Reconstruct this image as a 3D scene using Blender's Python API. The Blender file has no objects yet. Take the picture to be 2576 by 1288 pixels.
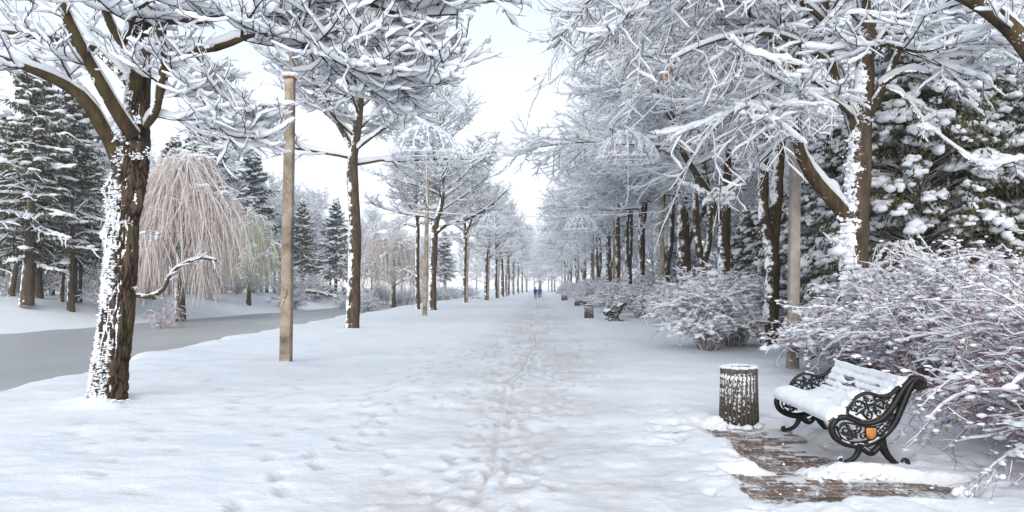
import bpy, bmesh, math, random
import numpy as np
from mathutils import Vector, Matrix

# ------------------------------------------------------------------ camera, sky, light
S = bpy.context.scene
COL = S.collection
F, CX, CY, EYE = 1873.0, 1357.0, 725.0, 1.65      # focal length and vanishing point of the avenue, 2576 px wide
cam_d = bpy.data.cameras.new('camera')
cam = bpy.data.objects.new('camera', cam_d); COL.objects.link(cam)
cam.location = (0, 0, EYE); cam.rotation_euler = (math.pi/2, 0, 0)
cam_d.sensor_width = 36.0; cam_d.lens = 36.0*F/2576
cam_d.shift_x = -(CX-1288)/2576; cam_d.shift_y = (CY-644)/2576
cam_d.clip_start = 0.1; cam_d.clip_end = 4000
S.camera = cam

SUN_ELEV, SUN_ROT = math.radians(15), math.radians(182)
W = bpy.data.worlds.new('World'); S.world = W; W.use_nodes = True
wn, wl = W.node_tree.nodes, W.node_tree.links
wn.clear()
def wnode(t, **k):
    n = wn.new(t)
    for a, b in k.items(): setattr(n, a, b)
    return n
w_out = wnode('ShaderNodeOutputWorld'); w_bg = wnode('ShaderNodeBackground')
w_sky = wnode('ShaderNodeTexSky', sky_type='NISHITA', sun_disc=False, sun_elevation=SUN_ELEV, sun_rotation=SUN_ROT)
w_tc = wnode('ShaderNodeTexCoord')
w_map = wnode('ShaderNodeMapping'); w_map.inputs['Scale'].default_value = (1.0, 1.0, 2.6)
w_no = wnode('ShaderNodeTexNoise'); w_no.inputs['Scale'].default_value = 2.2; w_no.inputs['Detail'].default_value = 4.0; w_no.inputs['Roughness'].default_value = 0.5
w_rmp = wnode('ShaderNodeMapRange'); w_rmp.inputs['From Min'].default_value = 0.3; w_rmp.inputs['From Max'].default_value = 0.72
w_rmp.inputs['To Min'].default_value = 0.82; w_rmp.inputs['To Max'].default_value = 0.97
w_mix = wnode('ShaderNodeMix', data_type='RGBA')
w_mix.inputs['B'].default_value = (5.4, 5.65, 6.05, 1)          # the overcast layer
wl.new(w_tc.outputs['Generated'], w_map.inputs['Vector']); wl.new(w_map.outputs['Vector'], w_no.inputs['Vector'])
w_sep = wnode('ShaderNodeSeparateXYZ'); wl.new(w_tc.outputs['Generated'], w_sep.inputs['Vector'])
w_el = wnode('ShaderNodeMapRange', interpolation_type='SMOOTHSTEP')        # the cloud layer thins towards the zenith
w_el.inputs['From Min'].default_value = 0.08; w_el.inputs['From Max'].default_value = 0.54
w_el.inputs['To Min'].default_value = 1.0; w_el.inputs['To Max'].default_value = 0.55
wl.new(w_sep.outputs['Z'], w_el.inputs['Value'])
w_mul = wnode('ShaderNodeMath', operation='MULTIPLY')
wl.new(w_no.outputs['Fac'], w_rmp.inputs['Value']); wl.new(w_rmp.outputs['Result'], w_mul.inputs[0]); wl.new(w_el.outputs['Result'], w_mul.inputs[1])
wl.new(w_mul.outputs[0], w_mix.inputs['Factor'])
wl.new(w_sky.outputs['Color'], w_mix.inputs['A']); wl.new(w_mix.outputs['Result'], w_bg.inputs['Color'])
w_bg.inputs['Strength'].default_value = 0.1
wl.new(w_bg.outputs['Background'], w_out.inputs['Surface'])

sun_d = bpy.data.lights.new('sun', 'SUN'); sun_d.energy = 2.7; sun_d.angle = math.radians(75); sun_d.color = (1.0, 0.99, 0.97)
sun = bpy.data.objects.new('sun', sun_d); COL.objects.link(sun)
# the light comes from the sun's direction (behind and left of the camera)
sdir = Vector((math.sin(SUN_ROT)*math.cos(SUN_ELEV), math.cos(SUN_ROT)*math.cos(SUN_ELEV), math.sin(SUN_ELEV)))
sun.rotation_euler = (-sdir).to_track_quat('-Z', 'Y').to_euler()
sun.location = (0, -20, 40)
S.view_settings.view_transform = 'Standard'; S.view_settings.look = 'None'
S.view_settings.exposure = 1.08; S.view_settings.gamma = 1.0; S.view_settings.use_curve_mapping = False
S.render.engine = 'CYCLES'
S.cycles.max_bounces = 10; S.cycles.diffuse_bounces = 7; S.cycles.glossy_bounces = 2; S.cycles.transparent_max_bounces = 4
S.cycles.volume_bounces = 2

RNG = np.random.default_rng(11)
random.seed(5)

# ------------------------------------------------------------------ helpers
def PX(px, py, d):
    return np.array([(px-CX)/F*d, d, EYE-(py-CY)/F*d])

_lat = np.random.default_rng(3).random((256, 256))
def vnoise(x, y):
    xi = np.floor(x).astype(int); yi = np.floor(y).astype(int)
    fx = x-xi; fy = y-yi
    fx = fx*fx*(3-2*fx); fy = fy*fy*(3-2*fy)
    a = _lat[xi % 256, yi % 256]; b = _lat[(xi+1) % 256, yi % 256]
    c = _lat[xi % 256, (yi+1) % 256]; d = _lat[(xi+1) % 256, (yi+1) % 256]
    return (a*(1-fx)+b*fx)*(1-fy)+(c*(1-fx)+d*fx)*fy
def fbm(x, y, octv=4, gain=0.5):
    s = 0; a = 1; t = 0
    for i in range(octv):
        s = s+a*vnoise(x*2**i+17.3*i, y*2**i+5.1*i); t += a; a *= gain
    return s/t

def unit(v):
    return v/np.maximum(np.linalg.norm(v, axis=-1, keepdims=True), 1e-9)

class MB:
    """collects vertices and faces (quads or triangles) of one mesh"""
    def __init__(s): s.V = []; s.Q = []; s.T = []; s.n = 0
    def add(s, V, Q=None, T=None):
        V = np.asarray(V, float).reshape(-1, 3)
        if Q is not None and len(Q): s.Q.append(np.asarray(Q, int).reshape(-1, 4)+s.n)
        if T is not None and len(T): s.T.append(np.asarray(T, int).reshape(-1, 3)+s.n)
        s.V.append(V); s.n += len(V)
        return s
    def box(s, lo, hi, M=None):
        x0, y0, z0 = lo; x1, y1, z1 = hi
        V = np.array([[x0,y0,z0],[x1,y0,z0],[x1,y1,z0],[x0,y1,z0],[x0,y0,z1],[x1,y0,z1],[x1,y1,z1],[x0,y1,z1]], float)
        if M is not None: V = V@np.array(M.to_3x3()).T+np.array(M.translation)
        return s.add(V, [[0,3,2,1],[4,5,6,7],[0,1,5,4],[1,2,6,5],[2,3,7,6],[3,0,4,7]])
    def lathe(s, prof, n=24, c=(0,0,0)):
        prof = np.array(prof, float); a = np.linspace(0, 2*np.pi, n, endpoint=False)
        V = np.stack([prof[:,None,0]*np.cos(a)+c[0], prof[:,None,0]*np.sin(a)+c[1], np.repeat(prof[:,1:2], n, 1)+c[2]], -1)
        P = len(prof); i, k = np.meshgrid(np.arange(P-1), np.arange(n), indexing='ij')
        k2 = (k+1) % n
        return s.add(V, np.stack([i*n+k, i*n+k2, (i+1)*n+k2, (i+1)*n+k], -1))
    def build(s, name, mats, parent=None, smooth=True, origin=None):
        me = bpy.data.meshes.new(name)
        V = np.concatenate(s.V) if s.V else np.zeros((0, 3))
        if origin is not None: V = V-np.asarray(origin, float)
        Q = np.concatenate(s.Q) if s.Q else np.zeros((0, 4), int)
        T = np.concatenate(s.T) if s.T else np.zeros((0, 3), int)
        me.vertices.add(len(V)); me.vertices.foreach_set('co', V.astype(np.float32).ravel())
        nl = Q.size+T.size
        me.loops.add(nl); me.loops.foreach_set('vertex_index', np.concatenate([Q.ravel(), T.ravel()]).astype(np.int32))
        npoly = len(Q)+len(T)
        me.polygons.add(npoly)
        st = np.concatenate([np.arange(len(Q))*4, Q.size+np.arange(len(T))*3]).astype(np.int32)
        me.polygons.foreach_set('loop_start', st)
        if smooth: me.polygons.foreach_set('use_smooth', np.ones(npoly, bool))
        me.update(calc_edges=True); me.validate()
        if not isinstance(mats, (list, tuple)): mats = [mats]
        for m in mats: me.materials.append(m)
        o = bpy.data.objects.new(name, me); COL.objects.link(o)
        if parent is not None: o.parent = parent
        return o

def tag(o, label=None, cat=None, group=None, kind=None):
    if label: o['label'] = label
    if cat: o['category'] = cat
    if group: o['group'] = group
    if kind: o['kind'] = kind
    return o
def thing(name, label, cat, loc=(0, 0, 0), rz=0.0, group=None, scale=1.0):
    o = bpy.data.objects.new(name, None); COL.objects.link(o)
    o.empty_display_size = 0.2
    o.location = loc; o.rotation_euler = (0, 0, rz); o.scale = (scale,)*3
    return tag(o, label, cat, group)
def copy_tree(o, loc, rz=0.0, scale=1.0, label=None, group=None, cat=None):
    r = o.copy(); COL.objects.link(r); r.parent = None
    r.location = loc; r.rotation_euler = (0, 0, rz)
    r.scale = (scale,)*3 if not isinstance(scale, (tuple, list)) else scale
    if label: r['label'] = label
    if group: r['group'] = group
    if cat: r['category'] = cat
    for ch in list(o.children):
        c = ch.copy(); COL.objects.link(c); c.parent = r
        for g in list(ch.children):
            d = g.copy(); COL.objects.link(d); d.parent = c
    return r

# ---- branches as arrays: pts (N,P,3), rad (N,P)
def grow(o, d, L, r0, r1, P, rng, wander=0.12, curve=0.0, tipcurve=0.0):
    N = len(o); o = np.array(o, float); d = unit(np.array(d, float))
    L = np.broadcast_to(np.asarray(L, float), (N,))
    pts = np.zeros((N, P, 3)); pts[:, 0] = o
    st = (L/(P-1))[:, None]
    for i in range(1, P):
        t = i/(P-1)
        d = d+rng.normal(0, wander, (N, 3)); d[:, 2] += curve*(1-t)+tipcurve*t
        d = unit(d)
        pts[:, i] = pts[:, i-1]+d*st
    tt = np.linspace(0, 1, P)
    rad = np.asarray(r0, float).reshape(-1, 1)*(1-tt)+np.asarray(r1, float).reshape(-1, 1)*tt
    return pts, np.broadcast_to(rad, (N, P)).copy()

def spawn(pts, rad, K, t0, t1, ang, sd, rng, flat=1.0, up=0.0, outward=None):
    N, P, _ = pts.shape
    t = (np.arange(K)[None]+rng.random((N, K)))/K*(t1-t0)+t0
    f = t*(P-1); i = np.minimum(f.astype(int), P-2); f = f-i
    n = np.arange(N)[:, None]
    a, b = pts[n, i], pts[n, i+1]
    o = a+(b-a)*f[..., None]
    T = unit(b-a)
    r = rad[n, i]*(1-f)+rad[n, i+1]*f
    side = np.cross(T, np.array([0, 0, 1.0])); ln = np.linalg.norm(side, axis=-1, keepdims=True)
    side = np.where(ln < 0.15, unit(rng.normal(size=T.shape)*[1, 1, 0.01]), side/np.maximum(ln, 1e-6))
    upv = np.cross(side, T)
    sgn = np.where((np.arange(K)[None]+rng.integers(0, 2, (N, 1))) % 2 == 0, 1.0, -1.0)
    phi = rng.normal(0, 1.0, (N, K))*flat
    perp = unit(side*(sgn*np.cos(phi))[..., None]+upv*np.sin(phi)[..., None])
    al = rng.normal(ang, sd, (N, K))
    D = T*np.cos(al)[..., None]+perp*np.sin(al)[..., None]
    D[..., 2] += up
    return o.reshape(-1, 3), unit(D).reshape(-1, 3), r.reshape(-1), t.reshape(-1)

def ring_frames(pts):
    T = np.gradient(pts, axis=1); T = unit(T)
    side = np.cross(T, np.array([0, 0, 1.0])); ln = np.linalg.norm(side, axis=-1, keepdims=True)
    alt = np.array([1.0, 0, 0])-T*T[..., :1]
    steep = (np.abs(T[..., 2]).mean(1) > 0.93)[:, None, None]
    side = unit(np.where((ln < 0.04) | steep, unit(alt), side/np.maximum(ln, 1e-6)))
    return T, side, np.cross(side, T)
def tube(mb, pts, rad, Sd, ru=None, off=None):
    """rad: side radius, ru: radius along the up vector, off: (N,P) shift along up"""
    N, P, _ = pts.shape
    if N == 0: return
    T, side, up = ring_frames(pts)
    if ru is None: ru = rad
    c = pts if off is None else pts+up*off[..., None]
    a = np.linspace(0, 2*np.pi, Sd, endpoint=False)+(np.pi/2 if Sd == 3 else np.pi/Sd)
    V = c[:, :, None]+side[:, :, None]*(rad[..., None]*np.cos(a))[..., None]+up[:, :, None]*(ru[..., None]*np.sin(a))[..., None]
    n, i, k = np.meshgrid(np.arange(N), np.arange(P-1), np.arange(Sd), indexing='ij')
    b = n*P*Sd; k2 = (k+1) % Sd
    mb.add(V, np.stack([b+i*Sd+k, b+i*Sd+k2, b+(i+1)*Sd+k2, b+(i+1)*Sd+k], -1))
def resample(pts, rad, P2):
    P = pts.shape[1]; f = np.linspace(0, P-1, P2); i = np.minimum(f.astype(int), P-2); f = f-i
    return pts[:, i]*(1-f)[None, :, None]+pts[:, i+1]*f[None, :, None], rad[:, i]*(1-f)+rad[:, i+1]*f
def snow_tube(mb, pts, rad, Sd, h, w, rng, lump=0.35, P2=None, keep=1.0, t0=0.0, steep=0.6):
    if P2: pts, rad = resample(pts, rad, P2)
    if keep < 1.0:
        m = rng.random(len(pts)) < keep; pts, rad = pts[m], rad[m]
    N, P, _ = pts.shape
    if N == 0: return
    T = unit(np.gradient(pts, axis=1))
    hf = np.clip(1-T[..., 2]**2, 0, 1)**steep
    nz = rng.random((N, P)); nz = nz*0.6+np.roll(nz, 1, 1)*0.4
    hh = h*(1-lump+2*lump*nz)*hf*(0.7+0.6*rng.random((N, 1)))
    e = np.ones(P); e[0] = 0.85; e[-1] = 0.5
    hh = hh*e
    ww = (rad*0.92+w*(1-lump*0.6+1.2*lump*nz)*hf)*e
    tube(mb, pts, ww, Sd, hh, rad*0.3+hh*0.92)

def smooth_poly(ctrl, n):
    """Catmull-Rom through control rows (x,y,z,r)"""
    C = np.array(ctrl, float); C = np.vstack([2*C[0]-C[1], C, 2*C[-1]-C[-2]])
    m = len(C)-3; f = np.linspace(0, m, n); i = np.minimum(f.astype(int), m-1); t = (f-i)[:, None]
    p0, p1, p2, p3 = C[i], C[i+1], C[i+2], C[i+3]
    return 0.5*(2*p1+(p2-p0)*t+(2*p0-5*p1+4*p2-p3)*t**2+(3*p1-p0-3*p2+p3)*t**3)
def limb_px(rows, n, base):
    """rows: (px, py, depth, radius in px) -> pts (1,n,3) local to base, rad (1,n)"""
    C = []
    for px, py, d, r in rows:
        p = PX(px, py, d)-base; C.append([*p, r*d/F])
    Q = smooth_poly(C, n)
    return Q[None, :, :3], np.maximum(Q[None, :, 3], 0.004)

_ico = {}
def ico(sub):
    if sub not in _ico:
        b = bmesh.new(); bmesh.ops.create_icosphere(b, subdivisions=sub, radius=1)
        b.verts.ensure_lookup_table()
        _ico[sub] = (np.array([v.co[:] for v in b.verts]), np.array([[v.index for v in f.verts] for f in b.faces])); b.free()
    return _ico[sub]
def blobs(mb, cen, size, rng, sub=2, rough=0.25):
    """lumps: cen (N,3), size (N,3)"""
    V, Fc = ico(sub); N = len(cen)
    if N == 0: return
    k = rng.normal(0, rough, (N, len(V), 1))
    ph = rng.random((N, 3))*6
    lum = 1+0.5*rough*np.sin(V[None]*3.1+ph[:, None]).sum(-1, keepdims=True)+0.35*k
    P = cen[:, None]+V[None]*lum*size[:, None]
    mb.add(P, None, (Fc[None]+(np.arange(N)*len(V))[:, None, None]))
def clump(mb, pts, n, r, rng, lift=0.03):
    f = pts.reshape(-1, 3); f = f[rng.integers(0, len(f), n)]
    s_ = rng.uniform(.35, 1, (n, 1))*r; fl = rng.random((n, 1)) < .5
    sz = np.concatenate([np.where(fl, s_*1.7, s_*.75), np.where(fl, s_*.75, s_*1.7), s_*.6], 1)
    blobs(mb, f+[0, 0, lift], sz, rng, 1, .3)
def cards(mb, cen, u, v):
    """small quads: centre, half axes"""
    V = np.stack([cen-u-v*0.3, cen-u*0.1+v*-1.0, cen+u, cen-u*0.1+v], 1)
    n = len(cen); mb.add(V, np.arange(n*4).reshape(n, 4))

# ------------------------------------------------------------------ materials
def mat(name):
    m = bpy.data.materials.new(name); m.use_nodes = True
    nt = m.node_tree; b = nt.nodes['Principled BSDF']
    return m, nt, b
def nn(nt, t, **k):
    n = nt.nodes.new(t)
    for a, v in k.items():
        if a in n.inputs: n.inputs[a].default_value = v
        else: setattr(n, a, v)
    return n
def noise(nt, scale, detail=3.0, rough=0.55, vec=None):
    n = nt.nodes.new('ShaderNodeTexNoise'); n.inputs['Scale'].default_value = scale
    n.inputs['Detail'].default_value = detail; n.inputs['Roughness'].default_value = rough
    if vec is not None: nt.links.new(vec, n.inputs['Vector'])
    return n.outputs['Fac']
def ramp(nt, fac, stops):
    r = nt.nodes.new('ShaderNodeValToRGB'); nt.links.new(fac, r.inputs['Fac'])
    el = r.color_ramp.elements
    while len(el) < len(stops): el.new(0.5)
    for e, (p, c) in zip(el, stops): e.position = p; e.color = (*c, 1) if len(c) == 3 else c
    return r.outputs['Color']
def mixc(nt, fac, a, b):
    m = nt.nodes.new('ShaderNodeMix'); m.data_type = 'RGBA'
    for s, v in (('Factor', fac), ('A', a), ('B', b)):
        if hasattr(v, 'node'): nt.links.new(v, m.inputs[s])
        elif isinstance(v, (int, float)): m.inputs[s].default_value = v
        else: m.inputs[s].default_value = (*v, 1)
    return m.outputs['Result']
def math_(nt, op, a, b=None, clamp=False):
    m = nt.nodes.new('ShaderNodeMath'); m.operation = op; m.use_clamp = clamp
    for i, v in enumerate((a, b)):
        if v is None: continue
        if hasattr(v, 'node'): nt.links.new(v, m.inputs[i])
        else: m.inputs[i].default_value = v
    return m.outputs[0]
def bump(nt, b, h, strength=0.4, dist=0.02):
    n = nt.nodes.new('ShaderNodeBump'); n.inputs['Strength'].default_value = strength; n.inputs['Distance'].default_value = dist
    nt.links.new(h, n.inputs['Height']); nt.links.new(n.outputs['Normal'], b.inputs['Normal'])
def objco(nt): return nt.nodes.new('ShaderNodeTexCoord').outputs['Object']
def set_spec(b, v):
    b.inputs['Specular IOR Level'].default_value = v
SNOWC = (0.85, 0.875, 0.915)
def m_snow(name, bs=0.35, sc=18.0):
    m, nt, b = mat(name); co = objco(nt)
    n = noise(nt, sc, 4, 0.6, co)
    c = ramp(nt, noise(nt, 3.0, 2, 0.5, co), [(0.3, (0.82, 0.85, 0.895)), (0.7, (0.875, 0.895, 0.925))])
    nt.links.new(c, b.inputs['Base Color']); b.inputs['Roughness'].default_value = 0.75; set_spec(b, 0.15)
    bump(nt, b, n, bs, 0.03); return m
def m_plain(name, c1, c2, sc=6.0, rough=0.8, bs=0.3, spec=0.2, metal=0.0):
    m, nt, b = mat(name); co = objco(nt)
    n = noise(nt, sc, 5, 0.6, co)
    nt.links.new(ramp(nt, n, [(0.3, c1), (0.7, c2)]), b.inputs['Base Color'])
    b.inputs['Roughness'].default_value = rough; b.inputs['Metallic'].default_value = metal; set_spec(b, spec)
    if bs: bump(nt, b, n, bs, 0.01)
    return m
def m_bark(name, dark, light, moss, snow=0.5, snow_dir=(-0.82, -0.46, 0.34), vstretch=0.22, sc=9.0):
    """bark with cracks, moss and wind-driven snow stuck to one side"""
    m, nt, b = mat(name); co = objco(nt)
    mp = nt.nodes.new('ShaderNodeMapping'); mp.inputs['Scale'].default_value = (1, 1, vstretch); nt.links.new(co, mp.inputs['Vector'])
    n1 = noise(nt, sc, 6, 0.65, mp.outputs['Vector'])
    c = ramp(nt, n1, [(0.3, dark), (0.62, light)])
    c = mixc(nt, math_(nt, 'MULTIPLY', ramp_f(nt, noise(nt, 2.3, 4, 0.6, co), 0.5, 0.68), 0.7), c, moss)
    g = nt.nodes.new('ShaderNodeNewGeometry')
    dt = nt.nodes.new('ShaderNodeVectorMath'); dt.operation = 'DOT_PRODUCT'; nt.links.new(g.outputs['Normal'], dt.inputs[0]); dt.inputs[1].default_value = snow_dir
    n2 = noise(nt, 7.0, 6, 0.75, co); n3 = noise(nt, 2.2, 3, 0.5, co)
    v = math_(nt, 'ADD', dt.outputs['Value'], math_(nt, 'MULTIPLY', math_(nt, 'SUBTRACT', n2, 0.5), 2.6))
    v = math_(nt, 'ADD', v, math_(nt, 'MULTIPLY', math_(nt, 'SUBTRACT', noise(nt, 34.0, 3, 0.6, co), 0.5), 1.3))
    v = math_(nt, 'ADD', v, math_(nt, 'MULTIPLY', math_(nt, 'SUBTRACT', n3, 0.5), 2.0))
    k = ramp_f(nt, v, 1.02-snow, 1.14-snow)
    c = mixc(nt, k, c, SNOWC)
    nt.links.new(c, b.inputs['Base Color']); b.inputs['Roughness'].default_value = 0.9; set_spec(b, 0.12)
    bump(nt, b, math_(nt, 'ADD', n1, math_(nt, 'MULTIPLY', k, 0.6)), 0.7, 0.03)
    if name == 'rough_bark':
        at_ = nt.nodes.new('ShaderNodeAttribute'); at_.attribute_name = 'relief'; lk = b.inputs['Base Color'].links[0].from_socket
        nt.links.new(mixc(nt, ramp_f(nt, at_.outputs['Fac'], .1, .8), (0.018, 0.012, 0.009), lk), b.inputs['Base Color'])
    return m
def ramp_f(nt, v, lo, hi):
    r = nt.nodes.new('ShaderNodeMapRange'); r.inputs['From Min'].default_value = lo; r.inputs['From Max'].default_value = hi
    nt.links.new(v, r.inputs['Value']); return r.outputs['Result']

SNOW = m_snow('fresh_snow')
for e_ in [n for n in SNOW.node_tree.nodes if n.bl_idname == 'ShaderNodeValToRGB'][0].color_ramp.elements: e_.color = (e_.color[0]*.84, e_.color[1]*.84, e_.color[2]*.84, 1)
SNOWF = m_snow('branch_snow', 0.25, 30.0)
def add_translucency(m, fac, col):
    nt = m.node_tree; b = nt.nodes['Principled BSDF']; t = nt.nodes.new('ShaderNodeBsdfTranslucent'); t.inputs['Color'].default_value = (*col, 1)
    x = nt.nodes.new('ShaderNodeMixShader'); x.inputs['Fac'].default_value = fac
    nt.links.new(b.outputs['BSDF'], x.inputs[1]); nt.links.new(t.outputs['BSDF'], x.inputs[2]); nt.links.new(x.outputs['Shader'], nt.nodes['Material Output'].inputs['Surface'])
add_translucency(SNOWF, 0.55, (0.95, 0.96, 0.98))
BARK_H = m_bark('rough_bark', (0.018, 0.013, 0.010), (0.085, 0.058, 0.042), (0.07, 0.068, 0.028), 0.30, (-0.6, -0.72, 0.34), sc=11.0)
BARK = m_bark('snow_blown_bark', (0.02, 0.015, 0.011), (0.085, 0.06, 0.042), (0.065, 0.06, 0.028), 0.24)
BARK_D = m_bark('dark_wet_bark', (0.02, 0.014, 0.009), (0.075, 0.052, 0.03), (0.06, 0.055, 0.022), 0.16)
TWIG = m_plain('twig_bark', (0.02, 0.014, 0.011), (0.06, 0.042, 0.032), 8, 0.85, 0)
def add_rime(m, lo, hi):
    nt = m.node_tree; b = nt.nodes['Principled BSDF']; g = nt.nodes.new('ShaderNodeNewGeometry'); sp = nt.nodes.new('ShaderNodeSeparateXYZ'); nt.links.new(g.outputs['Normal'], sp.inputs[0])
    v = math_(nt, 'ADD', sp.outputs['Z'], math_(nt, 'MULTIPLY', math_(nt, 'SUBTRACT', noise(nt, 16.0, 3, 0.6, objco(nt)), 0.5), 1.2)); lk = b.inputs['Base Color'].links[0].from_socket
    nt.links.new(mixc(nt, ramp_f(nt, v, lo, hi), lk, SNOWC), b.inputs['Base Color'])
TWIG_F = m_plain('rimed_twig_bark', (0.03, 0.023, 0.02), (0.09, 0.07, 0.06), 8, 0.85, 0)
add_rime(TWIG, 0.15, 0.3); add_rime(TWIG_F, -0.12, 0.1)
TWIG_P = m_plain('frosted_twig', (0.10, 0.085, 0.085), (0.26, 0.235, 0.24), 6, 0.85, 0)
TWIG_R = m_plain('reddish_twig', (0.09, 0.032, 0.038), (0.25, 0.105, 0.11), 8, 0.8, 0)
WILLOW = m_plain('willow_withes', (0.42, 0.32, 0.27), (0.72, 0.61, 0.55), 3.0, 0.85, 0)
NEEDLE = m_plain('spruce_needles', (0.02, 0.026, 0.012), (0.085, 0.08, 0.04), 2.0, 0.75, 0)
NEEDLE_B = m_plain('blue_spruce_needles', (0.018, 0.035, 0.034), (0.05, 0.075, 0.07), 2.0, 0.75, 0)
YEW = m_plain('thuja_sprays', (0.02, 0.028, 0.012), (0.10, 0.09, 0.045), 1.5, 0.75, 0)
IRON = m_plain('black_cast_iron', (0.003, 0.003, 0.0035), (0.009, 0.0085, 0.009), 20, 0.45, 0.2, 0.3)
WOOD = m_plain('brown_painted_wood', (0.06, 0.035, 0.03), (0.14, 0.085, 0.07), 12, 0.6, 0.2)
CREST = m_plain('orange_crest_paint', (0.42, 0.16, 0.045), (0.60, 0.25, 0.08), 25, 0.5, 0.5)
CONC = m_plain('weathered_concrete', (0.09, 0.07, 0.052), (0.40, 0.33, 0.26), 2.6, 0.9, 0.35, 0.1)
CONC_G = m_plain('grey_concrete', (0.17, 0.145, 0.13), (0.32, 0.28, 0.255), 3.5, 0.9, 0.35, 0.1)
CONC_BIN = m_bark('brown_pebbled_concrete', (0.035, 0.03, 0.026), (0.115, 0.10, 0.085), (0.08, 0.07, 0.058), 0.10, (-0.5, -0.6, 0.55), 0.8, 30.0)
DARK = m_plain('dark_inside', (0.01, 0.009, 0.008), (0.03, 0.026, 0.022), 5, 0.9, 0)
RUST = m_plain('rusty_steel', (0.10, 0.035, 0.012), (0.24, 0.10, 0.04), 14, 0.8, 0.3)
WIRE = m_plain('white_frosted_wire', (0.55, 0.55, 0.56), (0.72, 0.73, 0.75), 10, 0.6, 0)
CABLE = m_plain('grey_cable', (0.12, 0.14, 0.16), (0.2, 0.22, 0.24), 10, 0.6, 0)
POD = m_plain('dry_orange_seed_bracts', (0.30, 0.12, 0.05), (0.50, 0.26, 0.13), 3, 0.8, 0)
LEAF_Y = m_plain('yellow_leaf', (0.36, 0.27, 0.05), (0.50, 0.42, 0.10), 9, 0.6, 0)
LEAF_B = m_plain('brown_leaf', (0.22, 0.09, 0.04), (0.38, 0.18, 0.07), 9, 0.6, 0)
YELLOWISH = m_plain('pale_yellow_withes', (0.45, 0.43, 0.22), (0.62, 0.60, 0.38), 2, 0.85, 0)

def m_ground():
    m, nt, b = mat('trodden_snow'); co = objco(nt)
    at = nt.nodes.new('ShaderNodeAttribute'); at.attribute_name = 'wear'
    sp = nt.nodes.new('ShaderNodeSeparateColor'); nt.links.new(at.outputs['Color'], sp.inputs['Color'])
    n = noise(nt, 25.0, 5, 0.65, co); n2 = noise(nt, 5.0, 4, 0.6, co); n3 = noise(nt, 1.3, 3, 0.5, co)
    c = ramp(nt, n3, [(0.3, (0.63, 0.66, 0.705)), (0.7, (0.685, 0.71, 0.75))])
    slush = ramp(nt, n2, [(0.3, (0.42, 0.41, 0.41)), (0.5, (0.51, 0.51, 0.52)), (0.68, (0.60, 0.61, 0.63))])
    k = math_(nt, 'MULTIPLY', sp.outputs['Red'], math_(nt, 'ADD', 0.45, n, False), True)
    c = mixc(nt, k, c, slush)
    c = mixc(nt, math_(nt, 'MULTIPLY', sp.outputs['Green'], ramp_f(nt, n2, 0.4, 0.7)), c, (0.52, 0.44, 0.36))
    nt.links.new(c, b.inputs['Base Color']); b.inputs['Roughness'].default_value = 0.7; set_spec(b, 0.2)
    bump(nt, b, math_(nt, 'ADD', n, math_(nt, 'MULTIPLY', n2, 1.5)), 0.35, 0.03)
    return m
GROUND = m_ground()
def m_ice():
    m, nt, b = mat('grey_canal_ice'); co = objco(nt)
    mp = nt.nodes.new('ShaderNodeMapping'); mp.inputs['Scale'].default_value = (1, 0.35, 1); nt.links.new(co, mp.inputs['Vector'])
    n = noise(nt, 0.25, 4, 0.6, mp.outputs['Vector'])
    nt.links.new(ramp(nt, n, [(0.3, (0.30, 0.31, 0.322)), (0.7, (0.38, 0.39, 0.40))]), b.inputs['Base Color'])
    b.inputs['Roughness'].default_value = 0.38; set_spec(b, 0.35)
    bump(nt, b, noise(nt, 9.0, 3, 0.6, co), 0.06, 0.02); return m
ICE = m_ice()
BRICK = m_plain('wet_brown_paver', (0.065, 0.042, 0.031), (0.19, 0.13, 0.10), 7, 0.55, 0.4, 0.4)
def _dust():
    nt = BRICK.node_tree; b = nt.nodes['Principled BSDF']; g = nt.nodes.new('ShaderNodeNewGeometry'); oi = nt.nodes.new('ShaderNodeObjectInfo'); lk = b.inputs['Base Color'].links[0].from_socket
    hs = nt.nodes.new('ShaderNodeHueSaturation'); nt.links.new(lk, hs.inputs['Color']); nt.links.new(math_(nt, 'ADD', 0.6, math_(nt, 'MULTIPLY', oi.outputs['Random'], 0.8)), hs.inputs['Value'])
    n = math_(nt, 'ADD', math_(nt, 'MULTIPLY', noise(nt, 3.2, 5, 0.7, g.outputs['Position']), 0.6), math_(nt, 'MULTIPLY', noise(nt, 26.0, 4, 0.7, g.outputs['Position']), 0.4))
    nt.links.new(mixc(nt, math_(nt, 'MULTIPLY', ramp_f(nt, n, 0.49, 0.60), 0.85), hs.outputs['Color'], (0.66, 0.675, 0.70)), b.inputs['Base Color'])
_dust()
BED = m_plain('paving_bed', (0.45, 0.43, 0.42), (0.78, 0.79, 0.80), 14, 0.9, 0.3)

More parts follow.
